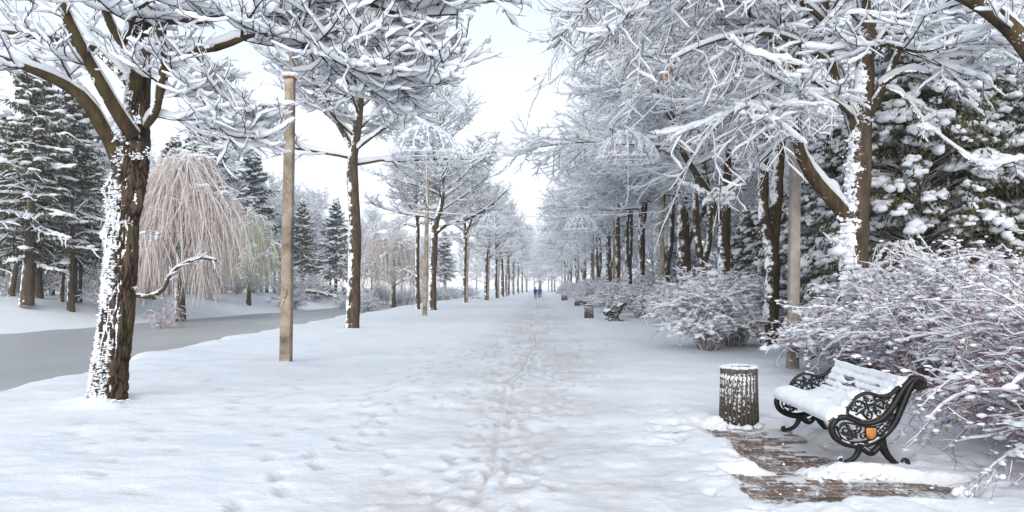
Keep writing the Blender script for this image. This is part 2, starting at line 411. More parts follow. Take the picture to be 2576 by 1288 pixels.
# ------------------------------------------------------------------ ground, path, canal
LIP = np.array([[-10, -7.6], [11.7, -8.45], [16.7, -9.25], [24.7, -10.3], [33, -10.3], [44, -11.5], [77, -12.4], [150, -13.2], [170, -13.5], [5000, -13.5]])
FARW = np.array([[-10, -31.0], [41, -30.0], [66, -28.0], [142, -22.5], [165, -17.0], [175, -14.5], [5000, -14.5]])
def exposed_mask(x, y):
    """1 where the snow on the paving is scraped away"""
    def rect(x0, x1, y0, y1, s=0.26):
        return np.clip(np.minimum(np.minimum(x-x0, x1-x), np.minimum(y-y0, y1-y))/s+0.5, 0, 1)
    A = rect(1.9, 2.95, 8.0, 8.85)
    B = rect(2.0, 2.95, 6.75, 8.1)
    C = rect(1.72, 3.5, 5.80, 6.72)*np.clip((6.78-np.maximum(x-2.3, 0)*0.38-y)/0.1+0.5, 0, 1)
    D = rect(2.5, 3.5, 6.9, 8.0)*0.62
    E = rect(1.35, 2.1, 8.4, 9.1, 0.4)*0.42
    m = np.maximum.reduce([A, B, C, D, E])
    n = fbm(x*2.2+3, y*2.6+9, 4)*0.55+fbm(x*8, y*9, 3)*0.45
    return m*1.45-(n*2.0-0.42)
def ground_grid():
    xs = np.concatenate([-np.geomspace(11.0, 420, 46)[::-1][:-1], np.arange(-11.0, -2.6, 0.075), np.arange(-2.6, 4.4, 0.034), np.arange(4.4, 8, 0.09), np.geomspace(8, 420, 44)])
    ys = [-60, -30, -12, -4, 0, 2, 3.2, 4.2]
    y = 4.6
    while y < 130: ys.append(y); y += max(0.023, 0.00092*y*y)
    ys = np.array(ys+[150, 175, 210, 260, 340, 460, 700, 1100, 1900])
    X, Y = np.meshgrid(xs, ys, indexing='ij')
    near = np.clip((60-Y)/50, 0, 1)
    Z = 0.05+(fbm(X*0.45, Y*0.45, 3)-0.5)*0.14+(fbm(X*2.2+40, Y*2.2, 4)-0.5)*0.05*near+(fbm(X*7, Y*7+20, 3)-0.5)*0.02*near
    inpath = np.clip((X+2.3)/1.5, 0, 1)*np.clip((2.0-X)/1.5, 0, 1)
    Z -= inpath*0.035
    tram = fbm(X*1.6+8, Y*1.3, 4)
    wear = np.clip(inpath*(tram-0.30)*2.6, 0, 0.9)
    Z -= wear*0.02
    dirt = np.clip(inpath*(fbm(X*0.9+77, Y*0.7, 3)-0.45)*1.4, 0, 0.4)
    rng = np.random.default_rng(21)
    # footprints
    fp = []
    for k in range(95):                  # walking lines along the path
        x0 = rng.normal(-0.25, 0.62); y0 = rng.uniform(4.5, 34); sgn = rng.choice([-1, 1])
        for j in range(rng.integers(3, 8)):
            fp.append((x0+0.1*(-1)**j+rng.normal(0, 0.04), y0+0.62*j, rng.normal(0, 0.2), 1))
    for k in range(28):                  # lines that wander off to both sides
        x0, y0 = rng.uniform(-4.2, 1.0), rng.uniform(5.2, 16); a = rng.uniform(-0.7, 0.5)
        for j in range(rng.integers(4, 12)):
            fp.append((x0+math.sin(a)*0.62*j+0.1*(-1)**j, y0+math.cos(a)*0.62*j, a+rng.normal(0, 0.15), 0.85))
    for j in range(14): fp.append((-2.15+j*0.012-0.1*(-1)**j, 5.5+0.42*j, -0.25+0.1*(-1)**j, 1.1))
    for j in range(40): fp.append((rng.uniform(1.2, 4.3), rng.uniform(5.2, 10.5), rng.uniform(-1.6, 1.6), 0.7))
    dep = np.zeros_like(Z)
    for x0, y0, a, s in fp:
        i0, i1 = np.searchsorted(xs, [x0-0.3, x0+0.3]); j0, j1 = np.searchsorted(ys, [y0-0.3, y0+0.3])
        if i1 <= i0 or j1 <= j0: continue
        dx, dy = X[i0:i1, j0:j1]-x0, Y[i0:i1, j0:j1]-y0
        u = dx*math.cos(a)-dy*math.sin(a); v = dx*math.sin(a)+dy*math.cos(a)
        q = np.sqrt((u/0.062)**2+(v/0.15)**2)+(fbm(X[i0:i1, j0:j1]*14, Y[i0:i1, j0:j1]*14, 2)-0.5)*0.7
        pit = np.clip((1.12-q)/0.2, 0, 1)*s
        rim = np.exp(-((q-1.5)/0.3)**2)*0.3*s
        dep[i0:i1, j0:j1] = np.minimum(dep[i0:i1, j0:j1], -pit*0.024)+rim*0.012*(dep[i0:i1, j0:j1] > -0.01)
        wear[i0:i1, j0:j1] = np.maximum(wear[i0:i1, j0:j1], pit*(0.75+0.25*inpath[i0:i1, j0:j1]))
    Z += dep
    # narrow wheel tracks of a pushchair
    ty = np.array([4, 6.0, 6.7, 9.5, 13.1, 14.7, 20, 28, 60]); tx = np.array([-0.50, -0.47, -0.42, -0.52, -0.575, -0.37, -0.2, -0.3, -0.3])
    for off, st in ((0, 1.0), (0.135, 0.9)):
        dx = np.abs(X-np.interp(Y, ty, tx)-off-(fbm(Y*0.8+off*30, Y*0+3, 2)-0.5)*0.05)
        g = np.clip((0.034-dx)/0.012, 0, 1)*st*(Y < 28)*(Y > 4)*np.clip((vnoise(Y*1.7+off*90, Y*0)-0.12)*4, 0, 1)
        Z -= g*0.03; wear = np.maximum(wear, g*1.0); dirt = np.maximum(dirt, g*0.5)
    tx2 = np.array([0.12, 0.12, 0.11, 0.16, 0.05, 0.1, 0.25, 0.3, 0.3])
    dx = np.abs(X-np.interp(Y, ty, tx2)); g = np.clip((0.03-dx)/0.015, 0, 1)*0.6*(Y < 22)*(Y > 4)*np.clip((vnoise(Y*1.1+9, Y*0+7)-0.3)*3, 0, 1)
    Z -= g*0.014; wear = np.maximum(wear, g*0.6)
    # scraped paving by the bench
    ex = exposed_mask(X, Y); zone = (X > 1.0) & (X < 4.1) & (Y > 5.3) & (Y < 9.8)
    k = np.where(zone, np.clip(ex*1.6+0.5, 0, 1), 0)
    padz = np.where(zone, np.clip((ex+0.5)*1.2, 0, 1), 0)
    Z = Z-padz*0.03-k*0.085
    wear = np.maximum(wear, padz*0.5); dirt = np.maximum(dirt, padz*0.55)
    # snow pushed up round the bench feet
    Z += np.where(zone, np.exp(-((Y-6.58)/0.10)**2)*np.clip((X-2.2)/0.25, 0, 1)*np.clip((3.2-X)/0.3, 0, 1)*(0.0+0.035*fbm(X*6, Y*6, 3)), 0)
    Z += np.exp(-((X-3.37)**2+(Y-5.93)**2)/0.009)*(0.07+0.09*fbm(X*13, Y*13, 3))
    # mounds at trunk feet and poles
    for x0, y0, r, h in ((-6.04, 10.4, 0.6, 0.10), (-5.45, 16.0, 0.4, 0.05), (-7.17, 28.6, 0.7, 0.12), (5.96, 19.3, 0.7, 0.15), (2.4, 8.96, 0.34, 0.05)):
        Z += np.exp(-((X-x0)**2+(Y-y0)**2)/r**2)*h*fbm(X*3, Y*3, 2)*1.4
    # banks of the canal
    lip = np.interp(Y, LIP[:, 0], LIP[:, 1])+(fbm(Y*0.35, Y*0+1, 3)-0.5)*1.5
    s = np.clip((lip-X)/1.3, 0, 3)
    rise = np.exp(-((X-lip-0.5)/0.7)**2)*0.10*fbm(X*1.3, Y*1.3, 3)
    zl = Z+rise-np.minimum(s, 1.3)**1.4*1.15
    fw = np.interp(Y, FARW[:, 0], FARW[:, 1])+(fbm(Y*0.2+50, Y*0, 3)-0.5)*2.0
    q = (fw-X)/5.5
    zf = -0.95+np.clip(q+0.12, 0, 1.08)**0.8*1.85+(fbm(X*0.8, Y*0.8, 4)-0.5)*0.42*np.clip(q*3+0.5, 0, 1)
    Z = np.where(X < lip, np.maximum(np.minimum(zl, 0.2), zf), zl)
    Z = np.where((X < fw), zf, Z)
    ixp0, ixp1 = np.searchsorted(xs, [-2.1, 1.7])
    ny = len(ys)
    def sub(i0, i1, name):
        mb = MB(); V = np.stack([X[i0:i1], Y[i0:i1], Z[i0:i1]], -1)
        n = i1-i0; a, b = np.meshgrid(np.arange(n-1), np.arange(ny-1), indexing='ij')
        mb.add(V, np.stack([a*ny+b, (a+1)*ny+b, (a+1)*ny+b+1, a*ny+b+1], -1))
        o = mb.build(name, GROUND)
        ca = o.data.color_attributes.new('wear', 'FLOAT_COLOR', 'POINT')
        c = np.zeros((n*ny, 4), np.float32); c[:, 0] = wear[i0:i1].ravel(); c[:, 1] = dirt[i0:i1].ravel(); c[:, 3] = 1
        ca.data.foreach_set('color', c.ravel())
        return tag(o, kind='structure')
    ixb = np.searchsorted(xs, -20.5)
    sub(0, ixb+1, 'far_bank')
    sub(ixb, ixp0+1, 'ground'); sub(ixp0, ixp1+1, 'path'); sub(ixp1, len(xs), 'ground')
    def zat(x, y):
        i = min(max(np.searchsorted(xs, x)-1, 0), len(xs)-1); j = min(max(np.searchsorted(ys, y)-1, 0), ny-1)
        return float(Z[i, j])
    return zat
ZAT = ground_grid()
wmb = MB(); wmb.add([[-60, -60, -0.8], [-6, -60, -0.8], [-6, 190, -0.8], [-60, 190, -0.8]], [[0, 1, 2, 3]])
tag(wmb.build('water', ICE), kind='structure')

# paving: every paver that shows is an object
pav = MB(); pav.add([[1.2, 5.3, -0.036], [4.2, 5.3, -0.036], [4.2, 9.6, -0.036], [1.2, 9.6, -0.036]], [[0, 1, 2, 3]])
paving = tag(pav.build('paving', BED), kind='structure')
bw, bd, bh = 0.232, 0.112, 0.06
def brick_mesh(seed):
    r = np.random.default_rng(seed); b = bmesh.new(); bmesh.ops.create_cube(b, size=1)
    for v in b.verts: v.co = Vector((v.co.x*bw*0.945, v.co.y*bd*0.885, v.co.z*bh))
    bmesh.ops.bevel(b, geom=[e for e in b.edges if e.verts[0].co.z > 0 and e.verts[1].co.z > 0], offset=0.004, segments=1, affect='EDGES')
    me = bpy.data.meshes.new('brick'); b.to_mesh(me); b.free(); me.materials.append(BRICK); return me
bm_ = [brick_mesh(i) for i in range(2)]
cnt = 0
for j in range(0, 36):
    for i in range(0, 12):
        x = 1.5+(i+0.5*(j % 2))*bw; y = 5.6+j*bd
        pts = [(x+u*bw*0.4, y+v*bd*0.4) for u in (-1, 0, 1) for v in (-1, 0, 1)]
        e = exposed_mask(np.array([p[0] for p in pts]), np.array([p[1] for p in pts])).max()
        if e < -0.08 or cnt >= 300: continue
        o = bpy.data.objects.new('brick', bm_[(i*7+j*3) % 2]); COL.objects.link(o); o.parent = paving
        o.location = (x, y, -0.058+random.uniform(-0.004, 0.004)); o.rotation_euler = (random.uniform(-.015, .015), random.uniform(-.015, .015), random.uniform(-.012, .012))
        cnt += 1

# ------------------------------------------------------------------ trees
def radial_limbs(rng, n, z0, z1, top_r, axis, r_base, elev=(10, 45), L=(4.6, 2.2), P=9, curve=-0.02, tip=0.09, wander=0.1, az0=0.0, var=(0.8, 1.12)):
    t = (np.arange(n)+rng.random(n)*0.8)/n
    z = z0+(z1-z0)*t
    az = az0+np.arange(n)*2.399+rng.normal(0, 0.25, n)
    el = np.radians(elev[0]+(elev[1]-elev[0])*t+rng.normal(0, 7, n))
    d = np.stack([np.cos(az)*np.cos(el), np.sin(az)*np.cos(el), np.sin(el)], -1)
    Ln = (L[0]+(L[1]-L[0])*t)*rng.uniform(*var, n)
    o = axis(z)
    return grow(o, d, Ln, r_base*(1-0.55*t), 0.018, P, rng, wander, curve, tip)

def build_tree(root, rng, trunk, limbs, levels, mats, snow, base_z=None, trunk_sides=14, extra=None, snow_trunk=None):
    """trunk: list of (pts, rad); limbs: list of (pts, rad); levels: dicts for each twig order; snow: (h_limb, w_limb)"""
    tm = MB()
    for p, r in trunk: tube(tm, p, r, trunk_sides)
    tm.build('trunk', mats['trunk'], root)
    cm, sm = MB(), MB(); lm = MB()
    if snow_trunk: 
        for p, r in trunk[1:]: snow_tube(sm, p, r, 7, snow[0]*1.2, snow[1], rng, 0.4, p.shape[1]*2)
    tips = []
    for p, r in limbs:
        tube(lm, p, r, 7)
        snow_tube(sm, p, r, 7, snow[0], snow[1], rng, 0.4, p.shape[1]*2-1, steep=0.8)
    lm.build('limb', mats['limb'], root) if len(limbs) else None
    par = limbs
    for lv in levels:
        new = []
        for p, r in par:
            o, d, rr, t = spawn(p, r, lv['K'], lv.get('t0', 0.2), lv.get('t1', 1.0), lv['ang'], lv.get('sd', 0.2), rng, lv.get('flat', 0.6), lv.get('up', 0.0))
            L = lv['L']*(1.1-lv.get('taper', 0.5)*t)*rng.uniform(*lv.get('var', (0.6, 1.35)), len(t))
            r0 = np.minimum(np.maximum(rr*0.62, lv['r0'][0]), lv['r0'][1])
            q, w = grow(o, d, L, r0, lv['r1'], lv['P'], rng, lv.get('wander', 0.14), lv.get('curve', 0.0), lv.get('tip', 0.0))
            new.append((q, w))
        q = np.concatenate([a for a, b in new]); w = np.concatenate([b for a, b in new])
        tube(cm, q, w, lv.get('S', 3))
        snow_tube(sm, q, w, lv.get('SS', 4), lv['h'], lv['w'], rng, lv.get('lump', 0.35), lv.get('P2'), lv.get('keep', 0.95), steep=lv.get('steep', 0.6))
        if lv.get('clump', True) and len(levels) > 2:
            if lv is levels[0]: clump(sm, q[:, 1:], min(1300, len(q)*5), .10, rng)
            elif lv is levels[1]: clump(sm, q[:, 1:], 1000, .06, rng)
        par = [(q, w)]
    if extra is not None: extra(cm, sm, par)
    cm.build('crown', mats['twig'], root); sm.build('snow_cover', SNOWF, root)
    return par[0]

CHEST = [dict(K=9, L=1.9, ang=0.8, r0=(0.016, 0.04), r1=0.012, P=7, t0=0.2, taper=0.5, curve=-0.05, tip=0.13, wander=.08, h=0.062, w=0.014, S=3, SS=4, flat=0.4, lump=.4),
         dict(K=7, L=0.8, ang=0.75, r0=(0.009, 0.014), r1=0.008, P=5, t0=0.12, taper=0.4, tip=0.14, wander=.15, h=0.042, w=0.009, S=3, SS=3, flat=0.4, lump=.45, clump=False),
         dict(K=6, L=0.33, ang=0.7, sd=.25, r0=(0.006, 0.008), r1=0.006, P=3, t0=0.1, taper=0.3, tip=0.2, wander=.2, h=0.033, w=0.007, S=3, SS=3, flat=0.6, keep=0.85, lump=.45, var=(.3, 1.6))]
def chest_levels(sc=1.0, kmul=(1, 1, 1)):
    out = []
    for l, k in zip(CHEST, kmul):
        d = dict(l); d['K'] = max(2, int(round(l['K']*k))); d['L'] = l['L']*sc; out.append(d)
    return out
MC = dict(trunk=BARK, limb=BARK_D, twig=TWIG_F)

# -- the near canal-side tree, limb by limb
def hero_left():
    rng = np.random.default_rng(101); D = 10.4
    base = PX(270, 1022, D)-np.array([0, 0, 0.04])
    root = thing('chestnut_tree', 'large near tree with rough cracked bark, snow plastered up one side of its leaning trunk', 'tree', base, group='bare trees along the canal side')
    # trunk with bark relief
    rows = [(268, 1035, D, 57), (271, 1000, D, 49), (277, 940, D, 46), (286, 860, D, 44), (297, 760, D, 43), (306, 690, D, 42), (310, 600, D, 40), (312, 530, D, 40), (322, 450, D, 44), (330, 400, D, 42), (338, 330, D, 36), (345, 250, D, 31), (352, 170, D, 27), (357, 80, D, 24), (362, 0, D, 20), (366, -60, D, 16), (372, -160, D, 9), (378, -230, D, 4)]
    p, r = limb_px(rows, 300, base); n = 112
    T, side, up = ring_frames(p); a = np.linspace(0, 2*np.pi, n, endpoint=False)
    s = np.linspace(0, 1, 300)*9.5
    A, Sg = np.meshgrid(a, s)
    wob = (fbm(np.cos(A)*1.3+5, Sg*0.9+np.sin(A)*1.3, 3)-0.5)
    crack = np.abs(fbm(A*4.6+wob*2.5, Sg*4.5, 4)-0.5)*2
    crack = np.clip(crack*4.0, 0, 1)
    seam = np.minimum(np.abs(fbm(A*4.2+40, Sg*1.5, 4)[:, ::-1]-0.5)*8, 1)
    disp = 0.036*crack+wob*0.09+(fbm(A*11, Sg*7, 3)-0.5)*0.02
    disp -= disp.mean(); disp[:, -1] = disp[:, 0]; bl = np.linspace(0, 1, 8)[None]; disp[:, -8:] = disp[:, -8:]*(1-bl)+disp[:, :1]*bl
    # knots
    for ka, ks, kr, kh in ((2.9, 4.25, 0.32, 0.07), (3.0, 3.4, 0.3, 0.06), (0.25, 4.0, 0.3, 0.05), (2.2, 5.2, 0.35, 0.05)):
        da = np.angle(np.exp(1j*(A-ka)))*0.22; disp += kh*np.exp(-(da**2+(Sg-ks)**2)/(kr*0.5)**2)
    R = (r[0][:, None]*0.86+disp*np.clip(r[0][:, None]/0.2, 0.2, 1))
    V = p[0][:, None]+side[0][:, None]*(R*np.cos(A))[..., None]+up[0][:, None]*(R*np.sin(A))[..., None]
    tm = MB(); i, k = np.meshgrid(np.arange(299), np.arange(n), indexing='ij'); k2 = (k+1) % n
    tm.add(V, np.stack([i*n+k, i*n+k2, (i+1)*n+k2, (i+1)*n+k], -1)); to = tm.build('trunk', BARK_H, root); ca = to.data.color_attributes.new('relief', 'FLOAT_COLOR', 'POINT'); cc_ = np.ones((crack.size, 4), np.float32); cc_[:, :3] = crack.reshape(-1, 1); ca.data.foreach_set('color', cc_.ravel())
    # snow plastered on the windward side: clumps lodged in the bark
    cs = MB(); Nrm = unit(np.cross(np.gradient(V, axis=0), np.roll(V, -1, 1)-np.roll(V, 1, 1)))
    outw = unit(V-p[0][:, None]); Nrm = np.where((Nrm*outw).sum(-1, keepdims=True) < 0, -Nrm, Nrm)
    W_ = outw[..., 0]*-0.60+outw[..., 1]*-0.80
    hz = V[..., 2]
    dens = np.clip((W_-0.62+0.2*(hz < 1.0)+np.where(hz > 3.1, -0.15, 0))*3.2, 0, 1)*np.clip((fbm(A*3+9, Sg*3.2, 3)-0.25)*3.2, 0, 1)
    pick = np.argwhere((rng.random(dens.shape) < dens*0.62) & (hz < 4.6))
    cen = V[pick[:, 0], pick[:, 1]]; nm = outw[pick[:, 0], pick[:, 1]]
    sz = rng.uniform(0.005, 0.020, (len(cen), 1))*np.array([[1.6, 1.6, 0.8]])*rng.uniform(0.8, 1.3, (len(cen), 3))
    blobs(cs, cen+nm*0.002, sz, rng, 1, 0.28)
    # heavier pads on knots and in the forks
    pads = [(283, 485, 10.2, .06, .08), (272, 512, 10.2, .07, .07), (292, 520, 10.12, .06, .04), (288, 400, 10.15, .05, .06), (298, 380, 10.15, .05, .06), (345, 395, 10.1, .09, .05), (372, 385, 10.2, .06, .07), (320, 190, 10.2, .10, .12), (330, 150, 10.2, .09, .10), (338, 100, 10.2, .08, .10), (342, 60, 10.2, .08, .1), (300, 320, 10.1, .12, .10), (285, 340, 10.1, .12, .14), (340, 300, 10.1, .07, .09), (275, 1018, 10.1, .22, .05), (300, 1016, 10.05, .15, .05), (245, 1012, 10.15, .16, .06), (340, 725, 10.15, .03, .02), (300, 560, 10.15, .1, .03)]
    for px, py, d, w, h in pads:
        c = PX(px, py, d)-base; k = 34
        blobs(cs, c+rng.normal(0, 1, (k, 3))*[w*0.6, w*0.25, h*0.6], rng.uniform(0.15, 0.36, (k, 1))*np.array([[w*.8, w*.6, h*.5]]), rng, 1, 0.3)
    o = cs.build('snow_crust', SNOWF, root); o['kind'] = 'stuff'
    L = []
    def lm(rows, n=14): L.append(limb_px(rows, n, base))
    lm([(300, 415, 10.3, 20), (285, 365, 10.2, 20), (262, 325, 10.1, 19), (215, 250, 9.9, 17), (150, 205, 9.7, 14), (80, 175, 9.5, 11), (0, 145, 9.4, 9), (-90, 118, 9.3, 6)])
    lm([(335, 340, 10.2, 18), (300, 290, 10.0, 17), (245, 195, 9.7, 15), (205, 120, 9.5, 14), (165, 35, 9.3, 12), (140, -30, 9.2, 9), (120, -120, 9.2, 5)])
    lm([(338, 225, 10.4, 15), (312, 190, 10.5, 14), (249, 127, 10.7, 12), (210, 88, 10.8, 10), (171, 44, 11.0, 9), (120, 20, 11.1, 7), (60, -20, 11.2, 4)])
    lm([(245, 124, 10.7, 9), (220, 118, 10.6, 9), (166, 105, 10.4, 8), (98, 93, 10.2, 8), (10, 80, 10.0, 6), (-70, 72, 9.9, 4)])
    lm([(330, 140, 10.4, 14), (310, 112, 10.4, 12), (283, 68, 10.3, 11), (258, 10, 10.2, 10), (240, -50, 10.1, 7), (220, -130, 10.0, 4)])
    lm([(338, 225, 10.3, 16), (348, 170, 10.2, 16), (372, 125, 10.1, 16), (400, 108, 10.05, 15), (404, 70, 10.0, 13), (394, 35, 9.95, 12), (373, -5, 9.9, 10), (350, -70, 9.8, 6)])
    lm([(398, 110, 10.05, 11), (425, 118, 10.0, 11), (452, 123, 9.95, 10), (493, 126, 9.9, 10), (558, 117, 9.8, 9), (613, 94, 9.7, 8), (665, 80, 9.65, 7.5), (735, 92, 9.5, 6.5), (805, 130, 9.4, 5.5), (875, 166, 9.3, 4.8), (945, 187, 9.2, 4), (1025, 193, 9.2, 3), (1139, 184, 9.1, 2)], 20)
    lm([(402, 75, 10.0, 10), (417, 53, 9.9, 9.5), (482, 54, 9.8, 9), (534, 47, 9.7, 8.5), (628, 33, 9.6, 7.5), (700, 22, 9.5, 7), (780, 6, 9.5, 6.5), (880, -4, 9.4, 5.5), (1000, -8, 9.3, 4), (1120, 0, 9.2, 3), (1245, 4, 9.2, 2)], 20)
    lm([(650, 83, 9.65, 6.5), (720, 105, 9.8, 6), (790, 128, 10.0, 5), (850, 160, 10.1, 4.2), (905, 215, 10.2, 3.4), (960, 238, 10.2, 2.6), (1010, 240, 10.2, 1.6)], 14)
    lm([(700, 22, 9.5, 6.5), (750, 50, 9.6, 6), (850, 62, 9.7, 5), (920, 95, 9.8, 4), (1010, 130, 9.8, 3), (1090, 128, 9.9, 2)], 14)
    lm([(900, -2, 9.4, 4.5), (960, 20, 9.4, 3.6), (1030, 40, 9.3, 3), (1150, 36, 9.3, 2)], 10)
    lm([(485, 130, 9.9, 3.6), (511, 164, 9.9, 3.4), (540, 202, 9.8, 3), (570, 243, 9.8, 2.6), (605, 270, 9.7, 2.2), (646, 267, 9.7, 1.6)], 12)
    lm([(404, 150, 9.9, 4), (420, 176, 9.8, 3.8), (452, 193, 9.7, 3.6), (496, 231, 9.6, 3.2), (526, 278, 9.5, 3), (561, 331, 9.5, 2.6), (599, 346, 9.5, 2.2), (672, 346, 9.5, 1.6)], 14)
    lm([(368, 315, 10.2, 9), (390, 285, 9.9, 10), (402, 230, 9.7, 10), (408, 180, 9.6, 9), (412, 130, 9.5, 7)], 10)
    lm([(370, 300, 10.3, 5), (400, 262, 10.1, 3.5), (418, 205, 10.0, 3), (424, 172, 9.9, 2.4), (440, 150, 9.9, 1.6)], 10)
    lm([(362, -10, 10.4, 14), (390, -60, 10.2, 12), (440, -110, 10.0, 9), (520, -150, 9.8, 6), (640, -160, 9.6, 3)], 10)
    lm([(310, 112, 10.4, 8), (330, 60, 10.0, 7), (350, 20, 9.6, 6), (420, -20, 9.3, 5), (500, -30, 9.1, 3)], 10)
    lb = MB(); sm = MB(); cm = MB()
    for q, w in L:
        tube(lb, q, w, 9)
        snow_tube(sm, q, w, 7, 0.058, 0.012, rng, 0.22, q.shape[1]*3, steep=0.55)
    lb.build('limb', BARK_D, root)
    par = []
    for idx, (q, w) in enumerate(L):
        K = {0: 5, 1: 3, 2: 4, 3: 4, 4: 3, 5: 3, 6: 22, 7: 24, 8: 13, 9: 12, 10: 8, 11: 6, 12: 8, 13: 2, 14: 4}.get(idx, 8)
        o, d, rr, t = spawn(q, w, K, 0.38 if idx < 8 else 0.15, 0.99, 0.8, 0.2, rng, 0.5, 0.0)
        big = np.array([idx in (6, 7, 8, 9)]*len(t))
        Ln = np.where(big, 1.25, 0.85)*(1.15-0.75*t)*rng.uniform(0.6, 1.3, len(t))
        if idx in (11, 12, 14): Ln *= 0.35
        par.append(grow(o, d, Ln, np.clip(rr*0.55, 0.012, 0.024), 0.010, 7, rng, 0.09, -0.02, 0.12))
    q = np.concatenate([a for a, b in par]); w = np.concatenate([b for a, b in par])
    tube(cm, q, w, 3); snow_tube(sm, q, w, 4, 0.054, 0.012, rng, 0.35, 9, 0.97)
    o, d, rr, t = spawn(q, w, 6, 0.15, 1.0, 0.75, 0.2, rng, 0.5)
    q2, w2 = grow(o, d, 0.55*(1.1-0.4*t)*rng.uniform(0.4, 1.5, len(t)), np.clip(rr*0.6, 0.007, 0.011), 0.006, 6, rng, 0.15, -0.03, 0.2)
    tube(cm, q2, w2, 3); snow_tube(sm, q2, w2, 4, 0.037, 0.007, rng, 0.5, 8, 0.93)
    o, d, rr, t = spawn(q2, w2, 3, 0.25, 1.0, 0.7, 0.2, rng, 0.6)
    q3, w3 = grow(o, d, 0.21*rng.uniform(0.35, 1.6, len(t)), 0.0055, 0.0045, 4, rng, 0.2, 0.0, 0.22)
    tube(cm, q3, w3, 3); snow_tube(sm, q3, w3, 4, 0.028, 0.006, rng, 0.5, None, 0.85)
    clump(sm, q[:, 1:], 400, .06, rng); clump(sm, q2[:, 1:], 500, .04, rng)
    cm.build('crown', TWIG, root); sm.build('snow_cover', SNOWF, root)
    return root
hero_left()

# -- chestnuts farther along the canal side
def chestnut(seed, label, loc, bend, H=13.0, clear=6.0, R=4.9, r0=0.27, rz=0, diag=None, kmul=(1, .95, 1), nl=22):
    rng = np.random.default_rng(seed)
    root = thing('chestnut_tree', label, 'tree', loc, rz, 'bare trees along the canal side')
    ctrl = [[*(np.array(b[:2])), b[2], b[3]] for b in bend]
    tp = smooth_poly(ctrl, 40)
    axis_z = tp[:, 2]
    trunk = [(tp[None, :, :3], tp[None, :, 3]*(1+0.10*np.sin(np.arange(40)*1.1)[None]*rng.random((1, 40))))]
    axis = lambda z: np.stack([np.interp(z, axis_z, tp[:, 0]), np.interp(z, axis_z, tp[:, 1]), z], -1)
    limbs = [radial_limbs(rng, nl, clear, H-1.2, 0.02, axis, 0.058, (15, 62), (R, R*0.5), 10, -0.03, 0.07, 0.10, az0=seed)]
    if diag is not None:
        for dd in diag: Q = smooth_poly(dd, 10); limbs.append((Q[None, :, :3], Q[None, :, 3]))
    build_tree(root, rng, trunk, limbs, chest_levels(1.0, kmul), MC, (0.085, 0.018))
    return root
tz = lambda x, y: ZAT(x, y)-0.06
c2 = chestnut(202, 'second canal-side tree, slim trunk with snow down it, right of the near concrete pole', (-7.17, 28.6, tz(-7.17, 28.6)),
    [(-0.05, 0, -0.1, .30), (0, 0, .4, .26), (0.05, 0, 2, .245), (0.08, 0, 4, .225), (-0.02, 0, 6.2, .20), (0.15, 0, 7.6, .17), (0.3, 0, 9.2, .13), (0.05, 0, 11, .08), (0.1, 0, 13, .03)], 13.2, 6.3, 4.9,
    diag=[[(0.05, 0, 6.9, .13), (-0.5, -0.2, 7.9, .12), (-1.0, -0.3, 9.0, .10), (-1.5, -0.4, 10.4, .07), (-1.9, -0.5, 11.8, .03)]])
c3 = chestnut(303, 'third tree of the canal-side row, dark forked trunk right behind the second concrete pole', (-7.75, 54, tz(-7.75, 54)),
    [(0.0, 0, -0.1, .33), (0.0, 0, .5, .29), (0.0, 0, 2.5, .27), (0.1, 0, 4.5, .26), (0.2, 0, 6.2, .24), (0.65, 0, 7.8, .17), (0.75, 0, 9.4, .13), (0.6, 0, 12, .08), (0.5, 0, 15, .03)], 15.0, 6.2, 6.0, r0=.3,
    diag=[[(0.2, 0, 5.6, .16), (1.2, -0.3, 6.3, .13), (2.6, -0.6, 6.6, .11), (4.2, -0.8, 7.5, .08), (5.4, -1.0, 8.6, .03)]], kmul=(.9, .85, 0.75), nl=22)
rows_left = [(c2, -8.35, 84, 1.12, 2.2, 'fourth tree of the canal-side row, straight snow-speckled trunk beside the third concrete pole'),
    (c3, -7.2, 101, 1.0, 1.1, 'fifth tree of the canal-side row, forked trunk beside the fourth concrete pole'),
    (c2, -7.0, 121, 1.1, 4.0, 'sixth tree of the canal-side row, slim trunk beyond the forked tree'),
    (c3, -6.9, 139, 1.15, 3.0, 'seventh tree of the canal-side row, thick dark trunk left of the walkers'),
    (c2, -6.7, 160, 1.2, 0.4, 'eighth tree of the canal-side row, far down the avenue'),
    (c3, -6.5, 184, 1.2, 5.0, 'ninth tree of the canal-side row, far down the avenue near its end'),
    (c2, -6.2, 215, 1.25, 2.8, 'tenth tree of the canal-side row, pale with distance'),
    (c3, -6.0, 255, 1.25, 1.9, 'last tree of the canal-side row, at the far end of the avenue')]
for src, x, y, sc, rz, lab in rows_left: copy_tree(src, (x, y, tz(x, y)), rz, sc, lab)
copy_tree(c2, (-9.4, 57.5, tz(-9.4, 57.5)), 2.6, (0.7, 0.7, 1.0), 'thin pale tree on the canal bank just behind the third canal-side tree')

